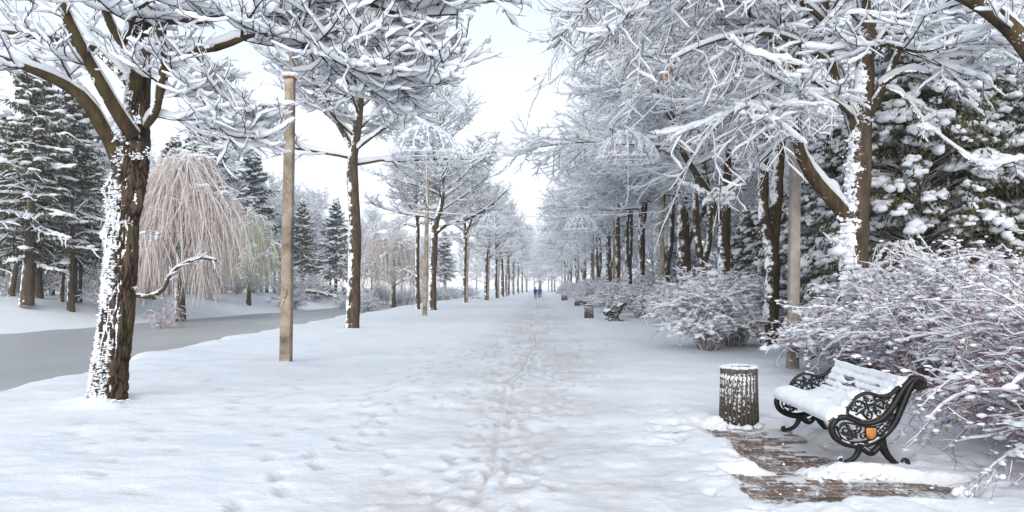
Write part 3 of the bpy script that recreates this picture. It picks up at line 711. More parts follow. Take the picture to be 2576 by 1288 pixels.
# -- lindens of the right-hand row
LIND = [dict(K=10, L=2.7, ang=0.75, r0=(0.014, 0.035), r1=0.008, P=7, t0=0.15, taper=0.5, curve=-0.04, tip=0.05, wander=.07, h=0.052, w=0.016, S=3, SS=4, flat=0.5, lump=.4),
        dict(K=8, L=1.15, ang=0.65, r0=(0.007, 0.010), r1=0.0055, P=5, t0=0.08, taper=0.4, curve=-0.06, tip=0.05, wander=.10, lump=.45, h=0.044, w=0.016, S=3, SS=3, flat=0.6),
        dict(K=6, L=0.42, ang=0.7, sd=.25, r0=(0.0045, 0.0055), r1=0.004, P=3, t0=0.05, taper=0.3, curve=-0.06, tip=0.02, h=0.036, w=0.014, S=3, SS=3, flat=0.8, keep=0.85, wander=0.15, lump=.5, var=(.25, 1.7))]
def lind_levels(kmul=(1, 1, 1), droop=0.0):
    out = []
    for l, k in zip(LIND, kmul):
        d = dict(l); d['K'] = max(2, int(round(l['K']*k))); d['curve'] = l['curve']-droop; out.append(d)
    return out
ML = dict(trunk=BARK_D, limb=BARK_D, twig=TWIG_F)
def linden(seed, label, loc, stems, H, clear, R, rz=0, nl=20, kmul=(1, 1, 1), hand=(), pods=False, name='linden_tree', elev=(0, 68), mats=ML, group='big bare trees along the bench side', sk=(0.075, 0.018)):
    rng = np.random.default_rng(seed)
    root = thing(name, label, 'tree', loc, rz, group)
    trunk, limbs = [], []
    for si, st in enumerate(stems):
        tp = smooth_poly(st, 36); tp[:, 3] = np.maximum(tp[:, 3], 0.012)
        trunk.append((tp[None, :, :3], tp[None, :, 3]*(1+0.06*rng.normal(size=(1, 36)))))
        zz = tp[:, 2]; order = np.argsort(zz)
        axis = lambda z, tp=tp, order=order: np.stack([np.interp(z, tp[order, 2], tp[order, 0]), np.interp(z, tp[order, 2], tp[order, 1]), z], -1)
        k = max(6, int(nl/len(stems)))
        limbs.append(radial_limbs(rng, k, clear+si*0.4, min(H, zz.max())-0.8, 0.02, axis, 0.06, elev, (R, R*0.55), 10, -0.005, 0.0, 0.09, az0=si*1.9+rng.random()*3))
    for hq in hand: limbs.append(hq)
    def ex(cm, sm, par): pass
    last = build_tree(root, rng, trunk, limbs, lind_levels(kmul), mats, sk, snow_trunk=len(stems) > 1)
    if pods:
        q = last[0]; n = len(q); sel = q[rng.choice(n, min(n, 240), replace=False), -1]
        pm = MB(); u = unit(rng.normal(0, 1, (len(sel), 3))+[0, 0, -1.5])*0.045; v = unit(np.cross(u, rng.normal(0, 1, (len(sel), 3))))*0.012
        cards(pm, sel+u, u, v); o = pm.build('seed_bracts', POD, root); o['kind'] = 'stuff'
    return root

def hero_right():
    D = 14.0; base = np.array([(2140-CX)/F*D, D, 0.0])
    def L(rows, n=14): return limb_px(rows, n, base)
    rng = np.random.default_rng(404)
    root = thing('linden_tree', 'massive forked tree behind the near bench, snow stuck on its trunk and low curving limb', 'tree', base, group='big bare trees along the bench side')
    tr = [L([(2140, 960, D, 46), (2143, 850, D, 38), (2146, 700, D, 35), (2150, 560, D, 34), (2158, 450, D, 31), (2164, 330, D, 28), (2172, 230, D, 24), (2178, 120, D, 21), (2172, 0, D, 19), (2165, -120, D, 15), (2170, -300, D, 9), (2160, -450, D, 4)], 40)]
    limbs = [L([(2140, 570, 14, 20), (2110, 520, 13.9, 18), (2060, 465, 13.8, 16), (2020, 400, 13.7, 15), (2000, 310, 13.7, 14), (1992, 215, 13.7, 13), (2000, 110, 13.7, 12), (2010, 10, 13.7, 10), (2000, -120, 13.7, 7), (1990, -260, 13.6, 3)], 22),
        L([(2150, 330, 14, 15), (2125, 260, 13.8, 14), (2095, 180, 13.7, 13), (2080, 90, 13.6, 12), (2072, 0, 13.5, 11), (2050, -130, 13.4, 7), (2040, -240, 13.3, 3)], 16),
        L([(2172, 310, 14, 14), (2195, 270, 13.9, 12), (2225, 215, 13.7, 10), (2250, 150, 13.6, 9), (2285, 90, 13.5, 8), (2345, 40, 13.3, 6), (2430, 0, 13.0, 4), (2500, -20, 12.8, 2)], 16),
        L([(2223, 222, 13.7, 5), (2268, 235, 13.5, 4.6), (2306, 286, 13.3, 4.2), (2344, 330, 13.1, 4), (2413, 381, 12.8, 3.4), (2458, 415, 12.6, 2.8), (2509, 418, 12.4, 2.2), (2590, 395, 12.2, 1.4)], 16),
        L([(2215, 215, 13.7, 6), (2280, 180, 13.4, 5), (2360, 190, 13.1, 4), (2440, 200, 12.8, 3), (2540, 165, 12.5, 1.5)], 12),
        L([(2090, 160, 13.7, 8), (2030, 120, 13.3, 7), (1960, 90, 12.9, 6), (1880, 85, 12.5, 5), (1780, 110, 12.1, 3.5), (1690, 150, 11.8, 1.6)], 16),
        L([(1998, 180, 13.7, 7), (1950, 110, 13.4, 6), (1890, 40, 13.1, 5), (1820, -20, 12.9, 4), (1740, -60, 12.6, 2)], 14),
        L([(2120, 240, 13.8, 6), (2040, 205, 13.2, 5), (1960, 215, 12.7, 4), (1870, 260, 12.3, 3), (1790, 330, 12.0, 1.6)], 14),
        L([(2150, 300, 13.9, 5), (2100, 255, 13.3, 4.5), (2060, 240, 12.9, 4), (2010, 250, 12.5, 3), (1930, 275, 12.2, 1.6)], 14),
        L([(2080, 60, 13.6, 7), (2010, 0, 13.0, 6), (1900, -60, 12.4, 5), (1760, -50, 11.8, 4), (1640, 0, 11.4, 2.6), (1560, 70, 11.2, 1.4)], 16),
        L([(2060, -80, 13.5, 6), (1950, -140, 12.8, 5), (1780, -140, 12.2, 4), (1600, -80, 11.6, 3), (1470, 10, 11.3, 1.5)], 16),
        L([(2000, 330, 13.7, 4), (1950, 370, 13.4, 3.4), (1890, 430, 13.2, 2.8), (1830, 480, 13.0, 2), (1780, 500, 13.0, 1.2)], 12),
        L([(2170, 200, 13.9, 8), (2200, 120, 14.2, 7), (2260, 40, 14.6, 6), (2330, -30, 15, 4), (2420, -60, 15.3, 2)], 14),
        L([(2172, 60, 13.9, 7), (2120, 20, 14.5, 6), (2040, 30, 15.2, 5), (1950, 70, 15.8, 4), (1860, 130, 16.2, 2)], 14),
        L([(2175, 120, 14, 6), (2230, 110, 13.4, 5), (2310, 130, 12.9, 4), (2400, 110, 12.5, 3), (2480, 80, 12.2, 1.5)], 14),
        L([(2010, 20, 13.7, 6), (1960, -60, 14.2, 5), (1870, -90, 14.6, 4), (1760, -40, 14.9, 3), (1660, 50, 15, 1.5)], 14)]
    tm = MB(); 
    p, r = tr[0]; tube(tm, p, r*(1+0.08*np.random.default_rng(2).normal(size=r.shape)), 20); tm.build('trunk', BARK, root)
    lb, sm, cm = MB(), MB(), MB()
    for i, (q, w) in enumerate(limbs):
        tube(lb, q, w, 9); snow_tube(sm, q, w, 8, 0.17 if i == 0 else 0.058, 0.016, rng, 0.25, q.shape[1]*(3 if i < 3 else 2), steep=0.55)
    # snow lumps clinging to the trunk and in the forks
    for px, py, w, h in ((2140, 590, .22, .16), (2135, 560, .2, .14), (2150, 500, .16, .2), (2148, 420, .13, .16), (2150, 360, .12, .14), (2190, 300, .1, .12), (2150, 640, .2, .18), (2145, 250, .1, .12), (2180, 250, .08, .1), (2150, 470, .14, .2), (2130, 620, .18, .14)):
        c = PX(px-8, py, 13.8)-base; k = 26
        blobs(sm, c+rng.normal(0, 1, (k, 3))*[w*0.45, 0.03, h*0.6], rng.uniform(0.2, 0.45, (k, 1))*np.array([[w*0.6, 0.07, h*0.5]]), rng, 1, 0.25)
    lb.build('limb', BARK_D, root)
    par = []
    for i, (q, w) in enumerate(limbs):
        o, d, rr, t = spawn(q, w, (8 if i not in (3, 4, 5, 7, 8, 11) else 5), 0.5 if i < 3 else 0.12, 1.0, 0.75, 0.2, rng, 0.6)
        par.append(grow(o, d, (1.7 if i not in (3, 4, 11) else 0.6)*(1.1-0.55*t)*rng.uniform(0.6, 1.3, len(t)), np.clip(rr*0.55, 0.012, 0.026), 0.010, 7, rng, 0.07, -0.05, 0.08))
    q = np.concatenate([a for a, b in par]); w = np.concatenate([b for a, b in par])
    tube(cm, q, w, 4); snow_tube(sm, q, w, 5, 0.054, 0.013, rng, 0.4, 11, 0.95)
    o, d, rr, t = spawn(q, w, 7, 0.1, 1.0, 0.75, 0.2, rng, 0.6)
    q2, w2 = grow(o, d, np.minimum(0.95, np.repeat(np.linalg.norm(q[:, -1]-q[:, 0], axis=1), 7)*.58)*(1.1-0.4*t)*rng.uniform(0.5, 1.4, len(t)), np.clip(rr*0.6, 0.008, 0.011), 0.007, 6, rng, 0.14, -0.08, 0.12)
    tube(cm, q2, w2, 3); snow_tube(sm, q2, w2, 5, 0.044, 0.010, rng, 0.45, 8, 0.93)
    o, d, rr, t = spawn(q2, w2, 5, 0.05, 1.0, 0.7, 0.25, rng, 0.6)
    q3, w3 = grow(o, d, np.minimum(0.34, np.repeat(np.linalg.norm(q2[:, -1]-q2[:, 0], axis=1), 5)*.55)*rng.uniform(0.25, 1.7, len(t)), 0.0058, 0.0048, 4, rng, 0.12, -0.04, 0.04)
    tube(cm, q3, w3, 3); snow_tube(sm, q3, w3, 3, 0.032, 0.007, rng, 0.5, None, 0.75)
    clump(sm, q[:, 1:], 900, .08, rng); clump(sm, q2[:, 1:], 1000, .05, rng)
    # long fine twigs hanging from the limbs that reach over the path
    hq = []
    for i in (5, 6, 9, 10, 15, 7, 8, 13):
        q_, w_ = limbs[i]; o, d, rr, t = spawn(q_, w_, 13, 0.3, 1.0, 0.9, 0.3, rng, 0.8)
        hq.append(grow(o, d*[1, 1, .4]+[-.25, -.1, -.35], rng.uniform(.8, 2.1, len(t)), 0.0075, 0.004, 9, rng, 0.09, -0.16, -0.05))
    hq_, hw_ = np.concatenate([a for a, b in hq]), np.concatenate([b for a, b in hq])
    tube(cm, hq_, hw_, 3); snow_tube(sm, hq_, hw_, 3, 0.026, 0.008, rng, 0.6, 12, 0.7)
    o, d, rr, t = spawn(hq_, hw_, 11, 0.15, 1.0, 0.7, 0.25, rng, 0.8); h2, v2 = grow(o, d, 0.34*rng.uniform(.3, 1.6, len(t)), 0.0042, 0.0032, 4, rng, 0.16, -0.08, -0.02)
    tube(cm, h2, v2, 3); snow_tube(sm, h2, v2, 3, 0.022, 0.007, rng, 0.6, None, 0.55)
    o, d, rr, t = spawn(h2, v2, 2, 0.3, 1.0, 0.7, 0.25, rng, 0.8); h3, v3 = grow(o, d, 0.15*rng.uniform(.4, 1.5, len(t)), 0.003, 0.0025, 3, rng, 0.16, -0.08, 0); tube(cm, h3, v3, 3)
    cm.build('crown', TWIG, root); sm.build('snow_cover', SNOWF, root)
    q3 = np.concatenate([q3, np.repeat(h2, 3, 0)])
    lp = (q3[:, -1, 0]+base[0] < 3.4); sel = q3[lp][:, -1]; sel = sel[rng.choice(len(sel), min(len(sel), 260), replace=False)]
    pm = MB(); u = unit(rng.normal(0, 1, (len(sel), 3))+[0, 0, -1.5])*0.05; v = unit(np.cross(u, rng.normal(0, 1, (len(sel), 3))))*0.012
    cards(pm, sel+u, u, v); ob = pm.build('seed_bracts', POD, root); ob['kind'] = 'stuff'
hero_right()

lA = linden(501, 'twin-stemmed tree by the right-hand pole, one stem smooth and dark, rising out of the shrubs', (5.96, 19.3, tz(5.96, 19.3)),
    [[(0, 0, -0.1, .27), (0, 0, .4, .22), (0.05, 0, 1.4, .20), (0.06, 0, 2.4, .19), (-0.17, -.1, 3.4, .145), (-0.2, -.15, 4.6, .135), (-0.15, -.1, 5.8, .12), (0.1, 0, 7.4, .10), (0.2, .2, 9.5, .08), (0.0, .3, 12, .06), (-.3, .2, 15, .03)],
     [(0.06, 0, 2.3, .17), (0.14, 0.1, 3.0, .17), (0.25, 0.2, 4.0, .16), (0.32, 0.2, 5.3, .14), (0.4, 0.3, 7, .12), (0.7, 0.5, 9.5, .09), (0.9, 0.8, 12, .06), (1.2, 1, 16, .03)]],
    16.5, 6.0, 5.2, nl=20, kmul=(.85, .85, 1), pods=True)
lB = linden(502, 'straight mossy trunk of a middle-distance tree, low limb forking left above the shrubs', (7.4, 30, tz(7.4, 30)),
    [[(0, 0, -0.1, .34), (0, 0, .5, .28), (0.02, 0, 2, .26), (0.03, 0, 3.5, .25), (0.05, 0, 5, .24), (0.1, 0, 7, .21), (0.0, 0, 9.5, .17), (0.2, 0.2, 12.5, .12), (0.1, .3, 15.5, .08), (0, .3, 19, .03)],
     [(0.0, 0, 4.0, .18), (-0.5, -.2, 5.2, .16), (-1.2, -.5, 6.2, .13), (-1.9, -.8, 7.3, .1), (-2.4, -1.1, 9.2, .07), (-2.8, -1.4, 11.5, .03)]],
    19, 6.6, 6.0, nl=26, kmul=(.9, .95, 1))
lC = copy_tree(lB, (8.9, 46, tz(8.9, 46)), 2.9, 1.06, 'thick trunk with a limb reaching right, in front of two leaning stems')
for ch in list(lC.children):
    if ch.name.startswith('trunk'):
        tp = smooth_poly([(0, 0, -0.1, .60), (0, 0, .6, .50), (0, 0, 2, .44), (0, 0, 4, .39), (0.05, 0, 6, .33), (0.1, 0, 8, .26), (0.0, 0, 10.5, .18), (0.2, 0.2, 12.5, .12), (0.1, .3, 15.5, .08), (0, .3, 19, .03)], 36)
        t2 = smooth_poly([(0.0, 0, 3.6, .24), (-0.5, -.2, 5.0, .21), (-1.2, -.5, 6.2, .17), (-1.9, -.8, 7.3, .13), (-2.4, -1.1, 9.2, .08), (-2.8, -1.4, 11.5, .03)], 24)
        tm = MB(); tube(tm, tp[None, :, :3], tp[None, :, 3], 16); tube(tm, t2[None, :, :3], t2[None, :, 3], 12); tm.build('trunk', BARK_D, lC)
        bpy.data.objects.remove(ch)
rows_right = [(lA, 8.4, 38, 1.15, 2.4, 'pair of leaning dark stems left of the thick trunk'),
    (lA, 8.3, 49, 1.2, 5.1, 'two dark stems joined low, behind the pole by the second bench'),
    (lB, 7.8, 57, 1.1, 1.2, 'dark trunk leaning over the shrubs behind the second bench'),
    (lA, 7.9, 66, 1.25, 0.4, 'curved dark stems beyond the second bench, one leaning left'),
    (lB, 8.0, 76, 1.15, 4.4, 'tree with a snow-topped limb curving left, beyond the second bin'),
    (lC, 8.2, 88, 0.95, 2.0, 'stout tree in the bench-side row, beyond the curving limb'),
    (lA, 8.0, 100, 1.3, 3.3, 'slender forked tree in the bench-side row above the far benches'),
    (lB, 8.2, 116, 1.15, 2.8, 'tree in the bench-side row above the farthest bench'),
    (lC, 8.2, 136, 1.0, 5.5, 'tree in the bench-side row right of the walkers'),
    (lA, 8.0, 160, 1.35, 1.5, 'far tree in the bench-side row, thin stems'),
    (lB, 8.0, 190, 1.2, 0.3, 'far tree in the bench-side row, near the end of the avenue'),
    (lC, 8.0, 235, 1.05, 4.0, 'last tree of the bench-side row, pale with distance')]
for src, x, y, sc, rz, lab in rows_right: copy_tree(src, (x, y, tz(x, y)), rz, sc, lab)
# limb arching in from a tree outside the frame
def corner_tree():
    rng = np.random.default_rng(606); base = np.array([5.95, 8.2, ZAT(5.95, 8.2)-0.1]); root = thing('linden_tree', 'tree at the frame edge, thick dark limb arching into the top corner', 'tree', base, group='big bare trees along the bench side')
    tr = limb_px([(2715, 1120, 8.2, 44), (2714, 800, 8.2, 38), (2710, 500, 8.2, 34), (2690, 330, 8.2, 30), (2640, 200, 8.1, 27), (2590, 128, 8.0, 24), (2545, 74, 7.95, 22), (2490, 28, 7.9, 20), (2430, -8, 7.9, 18), (2340, -50, 7.8, 14), (2220, -110, 7.7, 8), (2100, -150, 7.7, 3)], 40, base)
    tm, sm, cm = MB(), MB(), MB(); tube(tm, tr[0], tr[1], 16); tm.build('trunk', BARK_D, root)
    snow_tube(sm, tr[0], tr[1], 9, 0.05, 0.0, rng, 0.3, 120, steep=0.8)
    q, w = tr; o, d, rr, t = spawn(q, w, 10, 0.5, 0.98, 0.9, 0.25, rng, 0.8)
    q1, w1 = grow(o, d, 0.7*rng.uniform(0.5, 1.3, len(t)), 0.008, 0.004, 7, rng, 0.15, -0.08, -0.05)
    tube(cm, q1, w1, 4); snow_tube(sm, q1, w1, 5, 0.03, 0.02, rng, 0.35, 12)
    o, d, rr, t = spawn(q1, w1, 6, 0.15, 1.0, 0.75, 0.2, rng, 0.6); q2, w2 = grow(o, d, 0.3*rng.uniform(0.5, 1.3, len(t)), 0.0035, 0.002, 5, rng, 0.16, -0.06, 0)
    tube(cm, q2, w2, 3); snow_tube(sm, q2, w2, 5, 0.024, 0.018, rng, 0.35, None, 0.85)
    cm.build('crown', TWIG, root); sm.build('snow_cover', SNOWF, root)
corner_tree()

# -- frosted deciduous trees and bushes of the far bank and the end of the avenue
def at(px, d, dz=0.0):
    x = (px-CX)/F*d; return (x, d, ZAT(x, d)-0.12+dz)
def frosty(seed, H, R, name='frosted_tree', twig=TWIG_P):
    rng = np.random.default_rng(seed); root = thing(name, 'pale frosted tree', 'tree', (0, 0, 0), group='frosted trees beyond the canal')
    tp = smooth_poly([(0, 0, -0.1, .17), (0.05, 0, H*0.2, .14), (0.1, .1, H*0.45, .10), (-.05, .1, H*0.75, .05), (0, 0, H, .012)], 24)
    ax = lambda z: np.stack([np.interp(z, tp[:, 2], tp[:, 0]), np.interp(z, tp[:, 2], tp[:, 1]), z], -1)
    limbs = [radial_limbs(rng, 26, H*0.22, H*0.95, .01, ax, .05, (25, 70), (R*1.25, R*0.6), 8, 0.0, 0.02, 0.1)]
    lv = [dict(K=8, L=R*0.42, ang=0.65, r0=(0.012, 0.03), r1=0.007, P=5, t0=0.15, curve=0.0, tip=0.02, h=0.05, w=0.035, SS=3, flat=0.9),
          dict(K=6, L=R*0.22, ang=0.7, r0=(0.008, 0.012), r1=0.006, P=4, t0=0.1, curve=0.0, tip=0.0, h=0.05, w=0.034, SS=3, flat=0.9)]
    build_tree(root, rng, [(tp[None, :, :3], tp[None, :, 3])], limbs, lv, dict(trunk=BARK, limb=BARK, twig=twig), (0.06, 0.03), trunk_sides=8)
    return root
def bush(seed, H, R, n=60, twig=TWIG_P, K=(7, 5), name='frosted_bush', h=(0.03, 0.022), r=(0.006, 0.004), L2=0.16, keep=(.9, .8, .75), cull=.33, droop=-0.09, label='low snowy bush', group=None, elev=(35, 85), clumps=0, clump_r=.07):
    """arching shrub: stems from a clump, side twigs, snow on all of them"""
    rng = np.random.default_rng(seed); root = thing(name, label, 'shrub', (0, 0, 0), group=group)
    az = rng.uniform(0, 2*np.pi, n); br = R*0.28*np.sqrt(rng.random(n)); el = np.radians(rng.uniform(*elev, n))
    o = np.stack([np.cos(az)*br, np.sin(az)*br, np.full(n, -0.05)], -1)
    d = np.stack([np.cos(az)*np.cos(el), np.sin(az)*np.cos(el), np.sin(el)], -1)
    Ln = np.hypot(H, R)*rng.uniform(0.7, 1.2, n)
    q, w = grow(o, d, Ln, r[0]*rng.uniform(0.8, 1.5, n), r[0]*0.5, 9, rng, 0.11, droop*0.6, droop*4.5)
    rh_ = np.hypot(q[..., 0], q[..., 1]); q[..., :2] *= R/np.percentile(rh_.max(1), 96); q[..., 2] *= H/np.percentile(q[..., 2].max(1), 90)
    q[..., 2] = np.maximum(q[..., 2], 0.02+0.05*rng.random(q.shape[:2]))
    ok_ = q[..., 2].mean(1) > cull*H; q, w, Ln = q[ok_], w[ok_], Ln[ok_]
    st, cm, sm = MB(), MB(), MB(); tube(st, q, w, 3); snow_tube(sm, q, w, 4, h[0], h[0]*0.4, rng, 0.5, 14, keep[0], steep=0.5)
    o, d, rr, t = spawn(q, w, K[0], 0.2, 1.0, 0.7, 0.25, rng, 0.8, 0.1)
    q1, w1 = grow(o, d, Ln.repeat(K[0])*0.2*rng.uniform(0.5, 1.3, len(t)), r[1], r[1]*0.6, 5, rng, 0.15, droop*0.5, droop*0.8)
    q1[..., 2] = np.maximum(q1[..., 2], 0.03)
    tube(cm, q1, w1, 3); snow_tube(sm, q1, w1, 3, h[1], h[1]*0.4, rng, 0.6, None, keep[1], steep=0.5)
    o, d, rr, t = spawn(q1, w1, K[1], 0.1, 1.0, 0.75, 0.25, rng, 0.9, 0.05)
    q2, w2 = grow(o, d, L2*rng.uniform(0.35, 1.6, len(t)), r[1]*0.65, r[1]*0.5, 3, rng, 0.18, droop*0.4, 0)
    tube(cm, q2, w2, 3); snow_tube(sm, q2, w2, 3, h[1]*0.8, h[1]*0.35, rng, 0.6, None, keep[2])
    if clumps:
        clump(sm, q[:, 3:], clumps//3, clump_r*1.5, rng, .012); clump(sm, q1, clumps, clump_r, rng, .008); clump(sm, q2, clumps, clump_r*.7, rng, .006)
    st.build('stem', twig, root); cm.build('twigs', twig, root); sm.build('snow_cover', SNOWF, root)
    return root, q2
fA = frosty(701, 13, 4.2); fB = frosty(702, 10, 4.6)
def zone(x, y):
    px = CX+x/y*F
    for lim, t in ((90, 'behind the tall spruce at the left edge'), (345, 'behind the near leaning trunk'), (560, 'behind the big weeping willow'), (720, 'between big willow and near pole'), (880, 'between near pole and second canal-side tree'), (1060, 'between second and third canal-side trees')):
        if px < lim: return t
    return 'right of the third canal-side tree'
def zlab(o, what, grp):
    t = zone(o.location.x, o.location.y); o['label'] = what+' '+t; o['group'] = grp+' '+t; return o
FB_LABEL = 'pale frosted tree'
def fz(x, y): return ZAT(x, y)-0.1
fA.location = (-46, 66, fz(-46, 66)); fB.location = (-40, 74, fz(-40, 74))
for o in (fA, fB): zlab(o, FB_LABEL, 'frosted trees')
rr = np.random.default_rng(77)
spots = []
for y in (60, 72, 86, 102, 122, 150):
    for xx in np.arange(-36-(y < 90)*2, -36-y*0.40, -6.5 if y < 120 else -9): spots.append((xx+rr.uniform(-2, 2), y+rr.uniform(-4, 4)))
for i, (x, y) in enumerate(spots):
    zlab(copy_tree(fA if i % 2 else fB, (x, y, fz(x, y)), rr.uniform(0, 6), rr.uniform(0.85, 1.35)), FB_LABEL, 'frosted trees')
for i, (px, d, s) in enumerate(((672, 112, 1.25), (705, 104, 1.1), (752, 118, 1.3), (792, 125, 1.2), (830, 132, 1.15), (905, 128, 1.0), (935, 140, 1.1), (1010, 150, 1.0), (1075, 165, 1.0), (590, 100, 1.2), (560, 108, 1.4), (640, 125, 1.3), (725, 132, 1.3))):
    zlab(copy_tree(fB if i % 3 else fA, at(px, d), i*1.9, s), FB_LABEL, 'frosted trees')
for i, (x, y, s) in enumerate(((-20, 200, 1.0), (-25, 178, .9), (-31, 160, 1.0), (-17, 232, 1.2), (-27, 215, 1.1), (-36, 185, 1.2), (-22, 260, 1.3), (-34, 240, 1.3))):
    copy_tree(fB if i % 2 else fA, (x, y, fz(x, y)), i*1.3, s, 'pale frosted tree on the snow field where the canal ends', 'frosted trees beyond the canal end')
for i, (x, y, s) in enumerate(((-5, 292, 1.15), (5, 300, 1.2), (0.5, 318, 1.3), (-11, 300, 1.15), (12, 305, 1.2), (-6, 340, 1.45), (7, 345, 1.5), (0, 372, 1.7), (-15, 330, 1.35), (17, 335, 1.4), (-2, 283, .75), (3.5, 286, .7))):
    copy_tree(lB, (x, y, fz(x, y)), i*2.1, s, 'pale tree closing the far end of the avenue', 'trees closing the end of the avenue')

# -- spruces
def spruce(seed, H, R, z0, nb=130, needle=NEEDLE, label='', loc=(0, 0, 0), lean=0.0):
    rng = np.random.default_rng(seed); root = thing('spruce_tree', label, 'tree', loc, group='dark spruces across the canal')
    tp = smooth_poly([(0, 0, -0.2, .27), (lean*.3, 0, H*.3, .21), (lean*.7, 0, H*.7, .09), (lean, 0, H, .015)], 20)
    tm = MB(); tube(tm, tp[None, :, :3], tp[None, :, 3], 9); tm.build('trunk', BARK_D, root)
    t = (np.arange(nb)+rng.random(nb))/nb; t = t**0.9; z = z0+(H-0.3-z0)*t
    az = np.arange(nb)*2.399+rng.normal(0, .3, nb); el = np.radians(-8+48*t**2+rng.normal(0, 8, nb))
    d = np.stack([np.cos(az)*np.cos(el), np.sin(az)*np.cos(el), np.sin(el)], -1)
    prof = np.clip((1-t)**0.85, 0.03, 1)*np.clip(0.55+t*3.5, 0, 1)
    Ln = R*prof*rng.uniform(0.6, 1.2, nb)+0.15
    o = np.stack([np.interp(z, tp[:, 2], tp[:, 0]), z*0, z], -1)
    q, w = grow(o, d, Ln, .03, .01, 8, rng, 0.07, -0.07, 0.05)
    cm, nm, sm = MB(), MB(), MB(); tube(cm, q, w, 4)
    K = 12; o, d, rr_, tt = spawn(q, w, K, 0.12, 1.0, 0.95, .2, rng, .3)
    L1 = np.repeat(Ln, K)*0.34*(1.15-.6*tt)*rng.uniform(.7, 1.3, len(tt))+.10
    q1, w1 = grow(o, d, L1, .03, .022, 5, rng, .1, -.12, -.1)
    tube(nm, q1, w1*1.0, 3); tube(nm, q, w+.03, 4)
    # hanging needle sprays
    o, d, rr_, tt = spawn(q1, w1, 6, .05, 1.0, .8, .3, rng, .6)
    u = unit(d*[.5, .5, .2]+[0, 0, -1.0]+rng.normal(0, .3, d.shape))*rng.uniform(.08, .22, (len(d), 1)); v = unit(np.cross(u, rng.normal(0, 1, d.shape)))*rng.uniform(.03, .06, (len(d), 1))
    cards(nm, o+u*.7, u, v)
    snow_tube(sm, q, w+.03, 5, .08, .06, rng, .5, 12, .95); snow_tube(sm, q1, w1, 4, .055, .045, rng, .5, None, .38)
    c = q[:, 3:, :].reshape(-1, 3); sel = rng.random(len(c)) < .75; c = c[sel]
    blobs(sm, c+[0, 0, .05], rng.uniform(.10, .34, (len(c), 1))*np.array([[1.15, 1.15, .42]]), rng, 1, .25)
    cm.build('branches', TWIG, root); nm.build('foliage', needle, root); sm.build('snow_cover', SNOWF, root)
    return root
def at(px, d, dz=0.0):
    x = (px-CX)/F*d; return (x, d, ZAT(x, d)-0.12+dz)
spA = spruce(801, 16.5, 4.3, 2.6, 150, NEEDLE, 'tall dark spruce left of the near trunk, snow on every tier', at(75, 48), .4)
spB = spruce(802, 15.5, 3.6, 4.0, 120, NEEDLE_B, 'slim dark spruce with a pointed top right of the willow', at(635, 92), 0); spB.scale = (1.22,)*3
copy_tree(spA, at(185, 52), 2.2, 0.95, 'dark spruce close behind the near leaning trunk')
copy_tree(spA, at(-60, 56), 4.2, 1.05, 'dark spruce at the left edge of the wood across the canal')
copy_tree(spB, at(525, 84), 1.2, 1.52, 'tallest pointed spruce, rising behind the weeping willow')
copy_tree(spA, at(430, 76), 0.6, 1.0, 'brownish spruce top just left of the tallest pointed spruce')
copy_tree(spB, at(845, 98), 3.9, 0.92, 'short blue-green spruce left of the second canal-side tree')
copy_tree(spB, at(1118, 165), 5.2, 0.95, 'distant small dark spruce between canal-side trunks')
copy_tree(spA, at(760, 100), 1.9, 0.78, 'narrow half-bare spruce beside the near concrete pole')
for px, d in ((30, 62), (130, 66), (240, 70)): copy_tree(spA, at(px, d), px*0.1, .95, 'dark spruce in the second rank of the wood across the canal')
# bare stems under the spruces
def bare_stem(px0, px1, py1, d, r, label):
    x, y, z = at(px0, d); root = thing('tree', label, 'tree', (x, y, z), group='bare stems across the canal')
    top = PX(px1, py1, d)-np.array([x, y, z]); rng = np.random.default_rng(int(px0)); tp = smooth_poly([(0, 0, -.2, r*1.5), (top[0]*.15, 0, top[2]*.2, r*1.1), (top[0]*.6, 0, top[2]*.6, r), (*top, r*.6)], 14)
    m = MB(); tube(m, tp[None, :, :3], tp[None, :, 3], 9); m.build('trunk', BARK, root)
    q, w = grow(np.repeat(tp[8:, :3], 2, 0), rng.normal(0, 1, (12, 3))+[0, 0, .5], 1.8, .03, .01, 6, rng, .12, 0, 0)
    c, s = MB(), MB(); tube(c, q, w, 3); snow_tube(s, q, w, 4, .05, .04, rng); c.build('crown', TWIG, root); s.build('snow_cover', SNOWF, root)
for a in ((67, 80, 480, 47, .30, 'thick mossy stem at the left, under the tall spruce'), (95, 92, 480, 51, .26, 'darker stem just right of the thick mossy one'), (155, 175, 520, 52, .11, 'thin leaning stem between two straight ones'), (178, 181, 500, 50, .19, 'straight stem left of the near leaning trunk'), (200, 208, 520, 53, .13, 'thin straight stem closest to the near leaning trunk'),
          (375, 372, 520, 62, .36, 'stout trunk standing behind the weeping willow'), (690, 692, 560, 100, .18, 'mossy stem left of the near concrete pole'), (670, 668, 560, 104, .15, 'slim stem in the wood left of the near concrete pole'), (28, 44, 640, 55, .2, 'broken snow-sided stump at the left edge')):
    bare_stem(*a)

